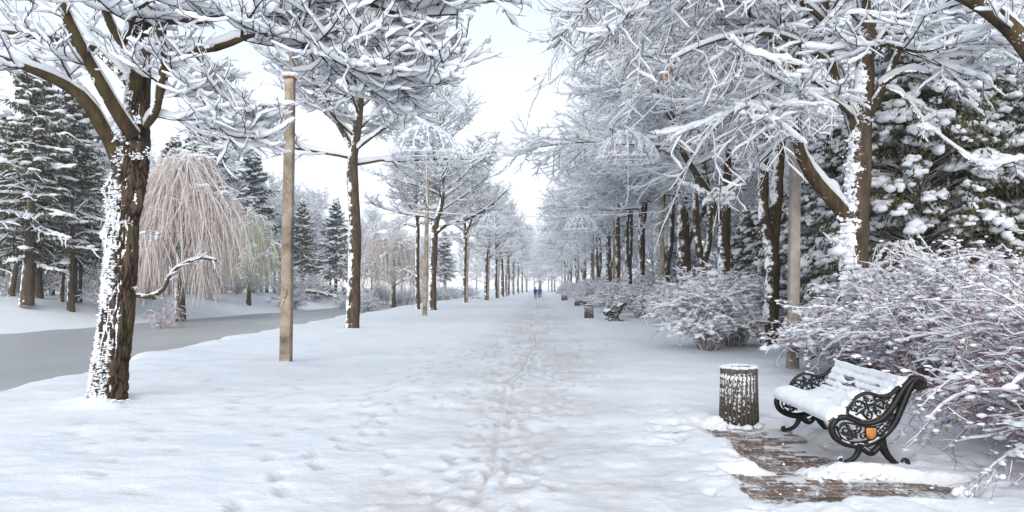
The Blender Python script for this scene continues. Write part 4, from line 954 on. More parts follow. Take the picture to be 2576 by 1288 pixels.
# -- weeping willows
def willow(seed, H, R, label, loc, n_str=1100, mats=WILLOW, hang=(0.08, 0.78), hsnow=.035):
    rng = np.random.default_rng(seed); root = thing('weeping_willow', label, 'tree', loc, group='weeping willows across the canal')
    tp = smooth_poly([(0, 0, -.2, .42), (-.1, 0, H*.2, .34), (0, 0, H*.45, .24), (.1, 0, H*.7, .14), (0, 0, H*.93, .04)], 18)
    tm = MB(); tube(tm, tp[None, :, :3], tp[None, :, 3], 9); tm.build('trunk', BARK, root)
    ax = lambda z: np.stack([np.interp(z, tp[:, 2], tp[:, 0]), np.interp(z, tp[:, 2], tp[:, 1]), z], -1)
    q, w = radial_limbs(rng, 30, H*.3, H*.9, .02, ax, .08, (30, 65), (R*1.4, R*.6), 10, -.03, -.13, .12, var=(.5, 1.35))
    lb, cm, sm = MB(), MB(), MB(); tube(lb, q, w, 5); snow_tube(sm, q, w, 5, .07, .03, rng, .4, 18)
    o, d, rr_, t = spawn(q, w, 9, .2, 1.0, .7, .25, rng, .7); q1, w1 = grow(o, d, R*.38*rng.uniform(.5, 1.2, len(t)), .018, .009, 7, rng, .1, -.05, -.2)
    tube(lb, q1, w1, 3); snow_tube(sm, q1, w1, 4, .05, .035, rng, .45, None, .9)
    allq = np.concatenate([q1, q[:, 3:]]); K = max(2, n_str//len(allq))
    o, d, rr_, t = spawn(allq, np.full(allq.shape[:2], .01), K, .1, 1.0, .6, .3, rng, .8)
    d = unit(d*.5+[0, 0, -.5]); drop = np.maximum(o[:, 2]*rng.uniform(*hang, len(o)), .5); drop = np.minimum(drop, H*.5)
    q2, w2 = grow(o, d, drop, .014, .008, 7, rng, .09, -.35, -.30)
    q2[..., 2] = np.maximum(q2[..., 2], -1.3)
    tube(cm, q2, w2, 3); snow_tube(sm, q2, w2+.004, 3, hsnow*.7, hsnow*.5, rng, .5, 5, .45, steep=.25)
    clump(sm, q1, 1200, .15, rng); clump(sm, q, 350, .22, rng)
    lb.build('limb', BARK_D, root); cm.build('crown', mats, root); sm.build('snow_cover', SNOWF, root); return root
wx = at(455, 55)
willow(901, 12.6, 3.3, 'big weeping willow with brown hanging withes reaching down to the canal', wx, 3000)
w2_ = willow(902, 9.2, 4.9, 'second weeping willow, beige rounded crown, between two canal-side trunks', at(990, 96), 1500)
yw = copy_tree(w2_, at(625, 74), 2.0, (.66, .66, .92), 'small pale yellowish willow between the big willow and the near concrete pole')
for ch in yw.children:
    if ch.name.startswith('crown'): ch.material_slots[0].link = 'OBJECT'; ch.material_slots[0].material = YELLOWISH
# withered leaning branch on the bank under the willow
def bank_branch(ctrl, label, seed, r=(.16, .08), name='fallen_branch'):
    rng = np.random.default_rng(seed); P = [PX(*c) for c in ctrl]; base = P[0]; root = thing(name, label, 'branch', base)
    Q = smooth_poly([[*(p-base), r[0]+(r[1]-r[0])*i/(len(P)-1)] for i, p in enumerate(P)], 22); m, s = MB(), MB(); tube(m, Q[None, :, :3], Q[None, :, 3], 8); snow_tube(s, Q[None, :, :3], Q[None, :, 3], 7, .08, .02, rng, .35, 40)
    m.build('wood', BARK_D, root)
    o, d, rr_, t = spawn(Q[None, :, :3], Q[None, :, 3], 10, .4, 1, .8, .2, rng, .9); q, w = grow(o, d, .9, .03, .01, 6, rng, .13, -.02, 0); c = MB(); tube(c, q, w, 3); snow_tube(s, q, w, 4, .05, .03, rng); c.build('twigs', TWIG, root); s.build('snow_cover', SNOWF, root)
bank_branch([(335, 742, 46), (375, 745, 46), (410, 728, 46), (425, 695, 46), (450, 670, 46.5), (500, 650, 47), (545, 655, 47)], 'crooked low branch bending up from the far bank under the big willow', 31)
bank_branch([(770, 733, 74), (790, 735, 74), (815, 740, 74), (850, 748, 73)], 'fallen log with snow along it on the far bank by the near concrete pole', 32, (.2, .12), 'fallen_log')
bank_branch([(1165, 752, 120), (1195, 748, 118), (1215, 752, 116)], 'dark fallen limb lying at the far end of the canal', 33, (.16, .1), 'fallen_log')

# -- bushes: far bank, under the trees, along the benches
fb, _ = bush(1001, 2.2, 2.2, 46, TWIG_P, (7, 5), h=(.05, .045), r=(.014, .012), L2=.4, label='white frosted bush on the far bank', group='frosted bushes across the canal', droop=-.04)
fb.location = at(520, 70); zlab(fb, 'white frosted bush on the far bank', 'frosted bushes')
sp2 = [(20, 58), (110, 60), (240, 58), (300, 66), (560, 78), (600, 82), (650, 84), (705, 90), (780, 92), (905, 78), (925, 72), (940, 100), (1030, 112), (1060, 118), (1090, 126), (1120, 132), (1150, 150), (1180, 165), (60, 68), (175, 70), (420, 66), (480, 74), (345, 60), (870, 88), (800, 96), (735, 80), (265, 52), (215, 60), (1105, 150), (1135, 170), (1000, 108), (970, 112)]
for i, (px, d) in enumerate(sp2): zlab(copy_tree(fb, at(px, d), i*1.7, 0.8+0.5*((i*37) % 10)/10), 'white frosted bush on the far bank', 'frosted bushes')
for i, (x, y, sc) in enumerate(((13.5, 25, .8), (15.5, 32, .95), (13, 40, .8), (16, 47, 1.0), (14, 55, .9), (18, 62, 1.2), (14, 70, .9), (17, 80, 1.1), (14, 92, 1.0), (17, 105, 1.2), (14, 120, 1.0), (16, 145, 1.3), (14, 175, 1.2), (22, 36, 1.1), (21, 26, 1.0), (24, 48, 1.2), (24, 72, 1.4), (26, 95, 1.5), (18, 20, .9), (19, 54, 1.1), (30, 60, 1.5), (30, 35, 1.3))):
    copy_tree(fB if i % 2 else fA, (x, y, tz(x, y)), i*1.7, sc, 'snowy bare tree in the wood behind the bench-side row', 'trees of the wood behind the benches')
ru = np.random.default_rng(31)
for i in range(46):
    y = 22+128*ru.random()**1.3; x = ru.uniform(9.2, 22)
    copy_tree(fb, (x, y, tz(x, y)), ru.uniform(0, 6), ru.uniform(.9, 1.7), 'white frosted bush in the wood behind the bench-side trunks', 'frosted undergrowth behind the benches')
db, _ = bush(1002, 1.5, 1.5, 40, TWIG_R, (6, 3), h=(.02, .015), r=(.012, .009), L2=.3, label='dark twiggy bush hanging over the canal under the big willow', name='bank_bush', droop=-.12)
db.location = (*at(412, 45.5)[:2], ZAT(*at(412, 45.5)[:2])-.1)
dk, _ = bush(1003, 1.7, 2.2, 40, NEEDLE_B, (7, 4), h=(.03, .03), r=(.03, .028), L2=.3, name='dark_evergreen_bush', label='low blue-green evergreen bush in front of the short spruce', group='low evergreens across the canal', droop=-.03)
dk.location = at(780, 95)
for i, (px, d) in enumerate(((820, 100), (735, 104), (598, 92), (880, 104))): copy_tree(dk, at(px, d), i*2., 1.0)

wh, _ = bush(1101, 1.55, 1.65, 120, TWIG_R, (8, 5), keep=(.8, .6, .5), clumps=1300, clump_r=.078, name='arching_shrub', h=(.04, .034), r=(.007, .006), L2=.2, droop=-.085, label='wide shrub mound of arching snow-laden stems left of the twin-stemmed tree', group='arching shrubs along the bench side', elev=(40, 88))
wh.location = (4.45, 19.4, tz(4.45, 19.4))
fgs, tipsF = bush(1102, 1.6, 2.0, 125, TWIG_R, (10, 5), keep=(.6, .45, .4), clumps=2000, clump_r=.044, name='arching_shrub', h=(.022, .016), r=(.006, .0042), L2=.15, droop=-.06, label='tall fine-twigged shrub behind the near bench, whitened all over', group='arching shrubs along the bench side', elev=(38, 88))
fgs.location = (5.95, 11.6, tz(5.95, 11.6))
G = 'arching shrubs along the bench side'
shr = [(wh, 5.4, 20.8, 1.0, 1.0, 'shrub against the twin-stemmed trunk, on the side of the pole'), 
    (fgs, 5.75, 13.3, .82, 3.1, 'shrub wrapped round the foot of the right-hand pole'), (fgs, 6.7, 10.6, 1.05, 0.7, 'shrub between the near bench and the dark thuja'), (fgs, 6.1, 8.7, .95, 4.2, 'shrub right behind the near bench back'),
    (wh, 6.6, 13.6, 1.15, 5.2, 'shrub at the base of the massive forked tree'), (fgs, 7.4, 12.6, 1.1, 2.2, 'shrub under the thuja, far right of the bench'), (wh, 8.3, 14.5, 1.1, 1.2, 'mound of snowy stems at the thuja foot'),
    (wh, 6.7, 25.5, 1.0, 3.3, 'shrub in front of the straight mossy trunk'), (wh, 5.9, 29.5, .85, 4.4, 'low shrub behind the second bench, nearest it'), (wh, 6.2, 34, 1.0, .4, 'shrub under the middle pole'), (wh, 5.6, 41, 1.0, 1.5, 'shrub beyond the second bench and its pole'),
    (wh, 4.9, 49, 1.0, 2.6, 'shrub spilling toward the path beyond the second bin'), (wh, 5.6, 56, 1.1, 3.7, 'shrub under the leaning dark trunk'), (wh, 4.7, 63, 1.0, 4.9, 'shrub just before the third bin'), (wh, 6.0, 70, 1.2, .9, 'shrub beside the third bench'),
    (wh, 5.5, 82, 1.2, 2.1, 'far shrub between the third and fourth bench'), (wh, 4.9, 94, 1.1, 3.2, 'far shrub near the fourth bench'), (wh, 5.6, 108, 1.3, 4.3, 'far shrub behind the farthest bench'), (wh, 4.9, 128, 1.3, 5.4, 'farthest low shrub right of the walkers'), (wh, 5.5, 150, 1.4, .2, 'pale low shrub at the far end of the bench side'),
    (fgs, 8.8, 20.5, 1.0, 2.9, 'shrub in the gap right of the twin-stemmed tree'), (wh, 9.2, 26, 1.2, .6, 'shrub in the shade behind the tree row'), (wh, 10.5, 34, 1.3, 2.5, 'shrub deep between the middle trunks'), (wh, 10, 44, 1.3, 3.5, 'shrub deep behind the thick trunk')]
for src, x, y, sc, rz, lab in shr: copy_tree(src, (x, y, tz(x, y)), rz, sc, lab, G)
# the reddish shrub in the near corner, with its last leaves
red, tips = bush(1103, 1.45, 1.75, 125, TWIG_R, (10, 6), clumps=1700, clump_r=.034, name='reddish_shrub', cull=.17, keep=(.5, .35, .3), h=(.016, .011), r=(.0044, .003), L2=.13, droop=-.075, label='reddish fine-twigged shrub in the near corner, yellow leaves still hanging on it', elev=(36, 88), group=G)
red.location = (4.9, 6.2, tz(4.9, 6.2))
copy_tree(red, (5.35, 5.6, tz(5.35, 5.6)), 4.0, .95, 'reddish shrub cut by the corner of the view, nearest of all the shrubs', G)
red2 = copy_tree(red, (5.7, 7.4, tz(5.7, 7.4)), 2.0, 1.1, 'reddish shrub between the near corner shrub and the bench', G)
def leaf_mesh(seed, m):
    r = np.random.default_rng(seed); s = .026
    V = np.array([[0, 0, 0], [-.55, .6, .1], [0, .55, -.05], [.55, .6, .1], [-.45, 1.2, .05], [0, 1.15, -.08], [.45, 1.2, .05], [0, 1.8, .1]])*s
    me = bpy.data.meshes.new('leaf'); me.from_pydata([tuple(v) for v in V], [], [(0, 2, 1), (0, 3, 2), (1, 2, 5, 4), (2, 3, 6, 5), (4, 5, 7), (5, 6, 7)]); me.materials.append(m); return me
lms = [leaf_mesh(1, LEAF_Y), leaf_mesh(2, LEAF_B), leaf_mesh(3, LEAF_Y)]
rl = np.random.default_rng(8)
front = tips[(tips[:, -1, 0]*0.6+tips[:, -1, 1]*0.8 < .2)]
for root_, tp_, n in ((red, front, 64), (fgs, tipsF, 40)):
    for j in rl.choice(len(tp_), n, replace=False):
        o = bpy.data.objects.new('leaf', lms[j % 3]); COL.objects.link(o); o.parent = root_
        o.location = tp_[j, -1]; o.rotation_euler = (rl.uniform(2.2, 4.2), rl.uniform(-.8, .8), rl.uniform(0, 6)); o.scale = (rl.uniform(.7, 1.25),)*3

# -- thujas with heavy snow lumps
def thuja(seed, H, R, label, loc, ncl=420):
    rng = np.random.default_rng(seed); root = thing('thuja_tree', label, 'tree', loc, group='dark thujas behind the benches')
    tm = MB(); stems = [smooth_poly([(0, 0, -.2, .2), (a*.3, b*.3, H*.3, .13), (a, b, H*.85, .03)], 14) for a, b in ((.3, 0), (-.6, .4), (.8, -.5))]
    for s in stems: tube(tm, s[None, :, :3], s[None, :, 3], 8)
    tm.build('trunk', BARK_D, root)
    t = rng.random(ncl)**.85; z = .35+t*(H-.5); prof = np.clip(1-t, .06, 1)**.6*np.clip(.75+t*2, 0, 1)
    az = rng.uniform(0, 2*np.pi, ncl); rad = R*prof*np.sqrt(rng.uniform(.25, 1, ncl))
    c = np.stack([np.cos(az)*rad, np.sin(az)*rad, z-.12*rad], -1)
    o = np.stack([c[:, 0]*.08, c[:, 1]*.08, np.maximum(z-.3-.15*rad, .1)], -1)
    q = np.stack([o+(c-o)*k+np.array([0, 0, .16])*math.sin(math.pi*k) for k in np.linspace(0, 1, 6)], 1); w = np.broadcast_to(np.linspace(.025, .008, 6), (ncl, 6))
    bm, fm, sm = MB(), MB(), MB(); tube(bm, q, w, 4); snow_tube(sm, q[:, 2:], w[:, 2:], 4, .05, .03, rng, .5, 7, .7)
    k = 46; cc = np.repeat(c, k, 0); oa = np.repeat(np.stack([np.cos(az), np.sin(az), az*0], -1), k, 0)
    off = rng.normal(0, 1, cc.shape)*[.19, .19, .14]-[0, 0, .06]
    u = unit(oa*.6+rng.normal(0, .45, cc.shape)+[0, 0, -.8])*rng.uniform(.05, .12, (len(cc), 1)); v = unit(np.cross(u, rng.normal(0, 1, cc.shape)))*rng.uniform(.015, .035, (len(cc), 1))
    cards(fm, cc+off, u, v)
    # snow lumps sagging outward on each spray
    nbl = 15; tt = rng.random((ncl, nbl)); big = rng.uniform(.5, 1.5, (ncl, 1)); ow = np.stack([np.cos(az), np.sin(az)], -1)
    sd_ = np.stack([-np.sin(az), np.cos(az)], -1); lat = rng.normal(0, .10, (ncl, nbl))*(1.1-.5*tt)*big
    cb = np.zeros((ncl, nbl, 3)); rr5 = (tt*.62-.28)*big
    cb[..., :2] = c[:, None, :2]+ow[:, None]*rr5[..., None]+sd_[:, None]*lat[..., None]; cb[..., 2] = c[:, None, 2]+.10-.42*np.maximum(tt-.35, 0)**1.5*big-.5*lat**2+rng.normal(0, .012, (ncl, nbl))
    cb = cb.reshape(-1, 3); sz = rng.uniform(.045, .105, (ncl*nbl, 1))*np.repeat(big, nbl, 1).reshape(-1, 1)*np.array([[1.15, 1.15, .72]])
    kp = rng.random(ncl*nbl) < .92; blobs(sm, cb[kp], sz[kp], rng, 1, .3)
    bm.build('branches', TWIG, root); fm.build('foliage', YEW, root); sm.build('snow_cover', SNOWF, root); return root
th = thuja(1201, 7.4, 3.1, 'big dark thuja right of the massive forked tree, heavy snow lumps on its sprays', (8.6, 16.8, tz(8.6, 16.8)), 460)
for x, y, s, rz, lab in ((11.6, 15.4, 1.05, 1.5, 'dark thuja at the right edge, beyond the shrubs'), (9.6, 24, .95, 3.0, 'dark thuja between the forked tree and the twin-stemmed tree'), (10.5, 31, .8, 4.2, 'dark thuja in the gap behind the straight mossy trunk'), (12.5, 21, 1.1, .5, 'dark thuja rising behind the big one'), (11, 38, .8, 5.1, 'dark evergreen low between the mid-avenue trunks'), (15, 18, 1.2, 2.6, 'dark thuja far right behind the others'), (10.8, 58, .8, 1.1, 'dark evergreen far back behind the second bench')):
    copy_tree(th, (x, y, tz(x, y)), rz, s, lab)

# ------------------------------------------------------------------ lamp-less concrete poles
def pole(name_label, x, y, H, w0, w1, lean=0.0, matl=CONC, group='concrete poles lining the avenue'):
    z = ZAT(x, y)-0.08; root = thing('concrete_pole', name_label, 'pole', (x, y, z), group=group)
    root.rotation_euler = (0, lean, 0)
    m = MB(); n = 30; zs = np.linspace(0, H, n); c = .16
    sh = np.array([[1-c, -1], [1, -1+c], [1, 1-c], [1-c, 1], [-1+c, 1], [-1, 1-c], [-1, -1+c], [-1+c, -1]])
    wv = (w0+(w1-w0)*zs/H)/2; V = np.stack([sh[None, :, 0]*wv[:, None], sh[None, :, 1]*wv[:, None], np.repeat(zs[:, None], 8, 1)], -1)
    i, k = np.meshgrid(np.arange(n-1), np.arange(8), indexing='ij'); k2 = (k+1) % 8
    m.add(V, np.concatenate([np.stack([i*8+k, i*8+k2, (i+1)*8+k2, (i+1)*8+k], -1).reshape(-1, 4), [[(n-1)*8+a for a in (0, 1, 2, 3)], [(n-1)*8+a for a in (0, 3, 4, 7)], [(n-1)*8+a for a in (4, 5, 6, 7)]]]))
    m.build('shaft', matl, root, smooth=False); return root
p1 = pole('near brown concrete pole on the canal side, rust-streaked, with a snowy collar', -5.45, 16.0, 7.6, .225, .165, .016)
col = MB(); col.box((-.11, -.11, 6.13), (.11, .11, 6.17)); col.build('collar', RUST, p1, smooth=False)
sn = MB(); r9 = np.random.default_rng(9); a = np.linspace(0, 6.283, 22, endpoint=False); blobs(sn, np.stack([np.cos(a)*.11, np.sin(a)*.11, np.full(22, 6.21)], -1), r9.uniform(.04, .075, (22, 1))*np.array([[1.1, 1.1, .8]]), r9, 2, .2)
blobs(sn, np.array([[-.02, -.1, 1.38], [.02, -.1, 1.66]]), np.array([[.03, .015, .028], [.014, .01, .012]]), r9, 2, .2)
cz = np.stack([r9.uniform(-.1, .1, 60), np.full(60, -.098), r9.uniform(.3, 5.5, 60)], -1); blobs(sn, cz, r9.uniform(.004, .012, (60, 1))*np.array([[1, .6, 1]]), r9, 1, .2)
sn.build('snow_cover', SNOWF, p1)['kind'] = 'stuff'
rs = MB(); tube(rs, np.array([[[.05, -.108, 1.62], [.03, -.108, 1.5], [-.02, -.109, 1.36], [-.05, -.109, 1.22]]]), np.array([[.008, .012, .01, .003]]), 5); rs.build('rust_streak', RUST, p1)
p2 = pole('second concrete pole on the canal side, pale, standing in front of the third tree', -6.75, 43.8, 8.1, .25, .18, .022)
pR1 = pole('grey concrete pole rising from the shrubs left of the near bench', 4.93, 14.5, 8.2, .20, .165, .012, CONC_G)
for x, y, lab in ((-8.1, 83, 'third concrete pole on the canal side, leaning slightly, by the straight speckled tree'), (-6.75, 98, 'fourth concrete pole on the canal side, by the forked tree'), (-6.4, 116, 'fifth concrete pole on the canal side, thin with distance'), (-6.2, 140, 'sixth concrete pole on the canal side, far down the row'), (-5.9, 168, 'farthest concrete pole on the canal side'),
    (6.75, 41, 'concrete pole on the bench side behind the wide shrub mound'), (6.6, 66, 'concrete pole on the bench side behind the second bench'), (6.4, 88, 'concrete pole on the bench side beyond the curving limb'), (5.9, 112, 'concrete pole on the bench side above the far bench'), (5.4, 142, 'thin concrete pole on the bench side right of the walkers'), (5.2, 172, 'farthest concrete pole on the bench side')):
    copy_tree(p2, (x, y, ZAT(x, y)-.08), 0, 1.0, lab).rotation_euler = (0, .02 if x < 0 else .0, 0)

# ------------------------------------------------------------------ hanging umbrella-shaped light frames and their cables
def umbrella_proto(name_label):
    rng = np.random.default_rng(55); root = thing('umbrella_ornament', name_label, 'hanging ornament', (0, 0, 0), group='umbrella light frames hung over the path')
    R, H, n = .68, .66, 14
    fm, sm = MB(), MB(); a = np.linspace(0, 2*np.pi, n, endpoint=False); th_ = np.linspace(0.06, 1, 9)
    q = np.stack([np.stack([np.cos(a)*R*math.sin(t*1.45)/math.sin(1.45), np.sin(a)*R*math.sin(t*1.45)/math.sin(1.45), np.full(n, H*(math.cos(t*1.5)))], -1) for t in th_], 1)
    ribs = []
    for k in range(n):
        rb = MB(); tube(rb, q[k:k+1], np.full((1, 9), .009), 4); rb.build('rib', WIRE, root)
    tube(sm, resample(q, np.full((n, 9), .02), 20)[0]+rng.normal(0, .006, (n, 20, 3)), rng.uniform(.010, .026, (n, 20)), 5)
    rim = MB(); ar = np.linspace(0, 2*np.pi, 40); ring = np.stack([np.cos(ar)*R, np.sin(ar)*R, np.full(40, H*math.cos(1.5))], -1)
    tube(rim, ring[None], np.full((1, 40), .011), 4); ring2 = ring+[0, 0, -.10]; tube(rim, ring2[None], np.full((1, 40), .007), 4)
    lk = ring[::2]; tube(rim, np.stack([lk, lk+[0, 0, -.1]], 1), np.full((len(lk), 2), .005), 3); rim.build('rim', WIRE, root)
    ba = rng.uniform(0, 6.283, 110); blobs(sm, np.stack([np.cos(ba)*R, np.sin(ba)*R, H*math.cos(1.5)+rng.uniform(-.01, .06, 110)], -1), rng.uniform(.02, .045, (110, 1))*np.array([[1, 1, .9]]), rng, 1, .25)
    blobs(sm, rng.normal(0, 1, (40, 3))*[.1, .1, .05]+[0, 0, H-.02], rng.uniform(.03, .07, (40, 1))*np.array([[1, 1, .8]]), rng, 1, .25)
    t = rng.uniform(.15, .95, 260); kk = rng.uniform(0, 6.283, 260); rr2 = R*np.sin(t*1.45)/math.sin(1.45)
    wm = MB(); blobs(sm, np.stack([np.cos(kk)*rr2*.97, np.sin(kk)*rr2*.97, H*np.cos(t*1.5)], -1)[:120], rng.uniform(.02, .05, (120, 1))*np.ones((1, 3)), rng, 1, .3)
    hd = MB(); tube(hd, np.array([[[0, 0, H], [0, 0, .2], [0.0, 0, -.3], [.0, 0, -.7], [.04, 0, -.95], [.12, 0, -1.0], [.17, 0, -.9]]]), np.full((1, 7), .009), 5); hd.build('handle', WIRE, root)
    sm.build('snow_cover', SNOWF, root); return root, H
def cable(pts, sag, label, snow=True, r=.006, thick=.02):
    p = np.array(pts, float); base = p[0].copy(); n = 26; t = np.linspace(0, 1, n)
    q = p[0]+(p[1]-p[0])*t[:, None]; q[:, 2] -= sag*4*t*(1-t)
    root = thing('hanging_cable', label, 'cable', base, group='cables strung over the path'); q = (q-base)[None]
    m = MB(); tube(m, q, np.full((1, n), r), 4); m.build('wire', CABLE if not snow else WIRE, root)
    if snow:
        s = MB(); rr3 = np.random.default_rng(int(abs(p[0].sum()*100))); snow_tube(s, q, np.full((1, n), r), 5, thick, thick*.7, rr3, .4, 60, steep=.3); s.build('snow_cover', SNOWF, root)
um, UH = umbrella_proto('near umbrella-shaped frame of white ribs, canal side, hung before the sky gap')
def put_umb(src, px, py, d, s, lab, first=False):
    x, y, z = PX(px, py, d)
    if first: src.location = (x, y, z); src.scale = (s,)*3; return (x, y, z+UH*s)
    copy_tree(src, (x, y, z), px*.01, s, lab); return (x, y, z+UH*s)
uL = put_umb(um, 1072, 400, 15.5, 1.04, None, True)
uR = put_umb(um, 1580, 408, 15.5, .94, 'near umbrella-shaped frame of white ribs, bench side, against the snowy branches')
for (px, py, d, s, lab) in ((1243, 578, 38, 1.28, 'second umbrella frame on the canal side, beside the third pole'), (1462, 583, 38, 1.26, 'second umbrella frame on the bench side, before the tree crowns'),
    (1290, 623, 58, 1.05, 'third umbrella frame on the canal side'), (1442, 627, 58, 1.0, 'third umbrella frame on the bench side'), (1303, 650, 76, .98, 'fourth umbrella frame on the canal side, small'), (1424, 655, 76, .95, 'fourth umbrella frame on the bench side, small'),
    (1320, 672, 98, 1.0, 'farthest umbrella frame on the canal side, tiny above the walkers'), (1402, 676, 98, 1.0, 'farthest umbrella frame on the bench side, tiny')):
    put_umb(um, px, py, d, s, lab)
pt1 = (-5.3, 16.0, 7.5); ptR = (5.05, 14.5, 8.1)
cable([pt1, uL], .03, 'thick snowy cable slanting from the near canal-side pole to the near umbrella frame', True, .008, .032)
cable([uL, uR], .1, 'thin bare cable level between the two near umbrella frames', False, .003)
cable([uR, ptR], .05, 'snowy cable from the near bench-side umbrella frame up to the grey pole', True, .007, .026)
for d, pyc, xl, xr, lab in ((40, 545, -6.7, 6.8, 'second cable strung across the avenue, snow along it'), (60, 600, -7, 6.7, 'third cable strung across the avenue'), (78, 630, -7.6, 6.5, 'fourth cable strung across the avenue, far'), (100, 655, -6.7, 6.1, 'fifth cable strung across the avenue, very far'), (122, 668, -6.4, 5.7, 'farthest cable strung across the avenue')):
    z = EYE-(pyc-CY)/F*d; cable([(xl, d, z+.3), (xr, d, z+.3)], .3, lab, True, .006, .016)

# ------------------------------------------------------------------ bins
def make_bin(label, x, y):
    z = ZAT(x, y)-.03; root = thing('litter_bin', label, 'bin', (x, y, 0.0), group='fluted concrete litter bins'); rng = np.random.default_rng(66)
    H, r0, r1 = .69, .215, .198
    b = MB(); b.lathe([(0.02, 0), (r0, 0), (r1, H-.03), (r1, H-.01), (r1-.045, H-.01), (r1-.05, H-.35), (0.02, H-.36)], 48); b.build('body', CONC_BIN, root)
    li = MB(); li.lathe([(r1-.05, H-.03), (r1-.05, H-.33), (.01, H-.34)], 32); li.build('liner', DARK, root)
    n = 26
    rb = MB(); w0, w1 = .0195, .018
    V = np.array([[r0-.01, -w0, .015], [r0-.01, w0, .015], [r0+.021, w0*.7, .015], [r0+.021, -w0*.7, .015], [r1-.01, -w1, H-.025], [r1-.01, w1, H-.025], [r1+.02, w1*.7, H-.035], [r1+.02, -w1*.7, H-.035]])
    rb.add(V, [[0, 1, 2, 3], [4, 7, 6, 5], [0, 4, 5, 1], [1, 5, 6, 2], [2, 6, 7, 3], [3, 7, 4, 0]])
    first = rb.build('rib', CONC_BIN, root, smooth=False); me = first.data
    for k in range(n):
        o = first if k == 0 else bpy.data.objects.new('rib', me)
        if k: COL.objects.link(o); o.parent = root
        o.rotation_euler = (0, 0, 2*math.pi*k/n)
    ri = MB(); ri.lathe([(r1+.022, H-.045), (r1+.024, H-.005), (r1+.01, H+.012), (r1-.035, H+.012), (r1-.045, H-.02)], 48); ri.build('rim', CONC_BIN, root)
    sm = MB(); a = rng.uniform(0, 6.283, 130); rr4 = r1-.01+rng.normal(0, .011, 130)
    blobs(sm, np.stack([np.cos(a)*rr4, np.sin(a)*rr4, np.full(130, H+.014)], -1), rng.uniform(.016, .034, (130, 1))*np.array([[1.2, 1.2, .75]]), rng, 1, .2)
    a = rng.normal(-1.9, .55, 420); zz = H*np.sqrt(rng.random(420))*.97; rc = r0+(r1-r0)*zz/H+.008
    blobs(sm, np.stack([np.cos(a)*rc, np.sin(a)*rc, zz], -1), rng.uniform(.004, .014, (420, 1))*np.array([[1, 1, 1.4]]), rng, 1, .25)
    a = rng.uniform(0, 6.283, 60); blobs(sm, np.stack([np.cos(a)*(r0+.04), np.sin(a)*(r0+.04), np.full(60, .02)], -1), rng.uniform(.02, .055, (60, 1))*np.array([[1.2, 1.2, .7]]), rng, 1, .25)
    sm.build('snow_cover', SNOWF, root); return root
bin1 = make_bin('near brown fluted litter bin on the scraped paving next to the near bench', 2.4, 8.96)
for x, y, lab in ((2.62, 39.4, 'second litter bin, snow-capped, just before the second bench'), (3.35, 66, 'third litter bin, small, at the edge of the far shrubs'), (3.1, 97, 'farthest litter bin, a dark speck before the fourth bench')):
    copy_tree(bin1, (x, y, ZAT(x, y)-.02), 1.0, 1.08, lab)

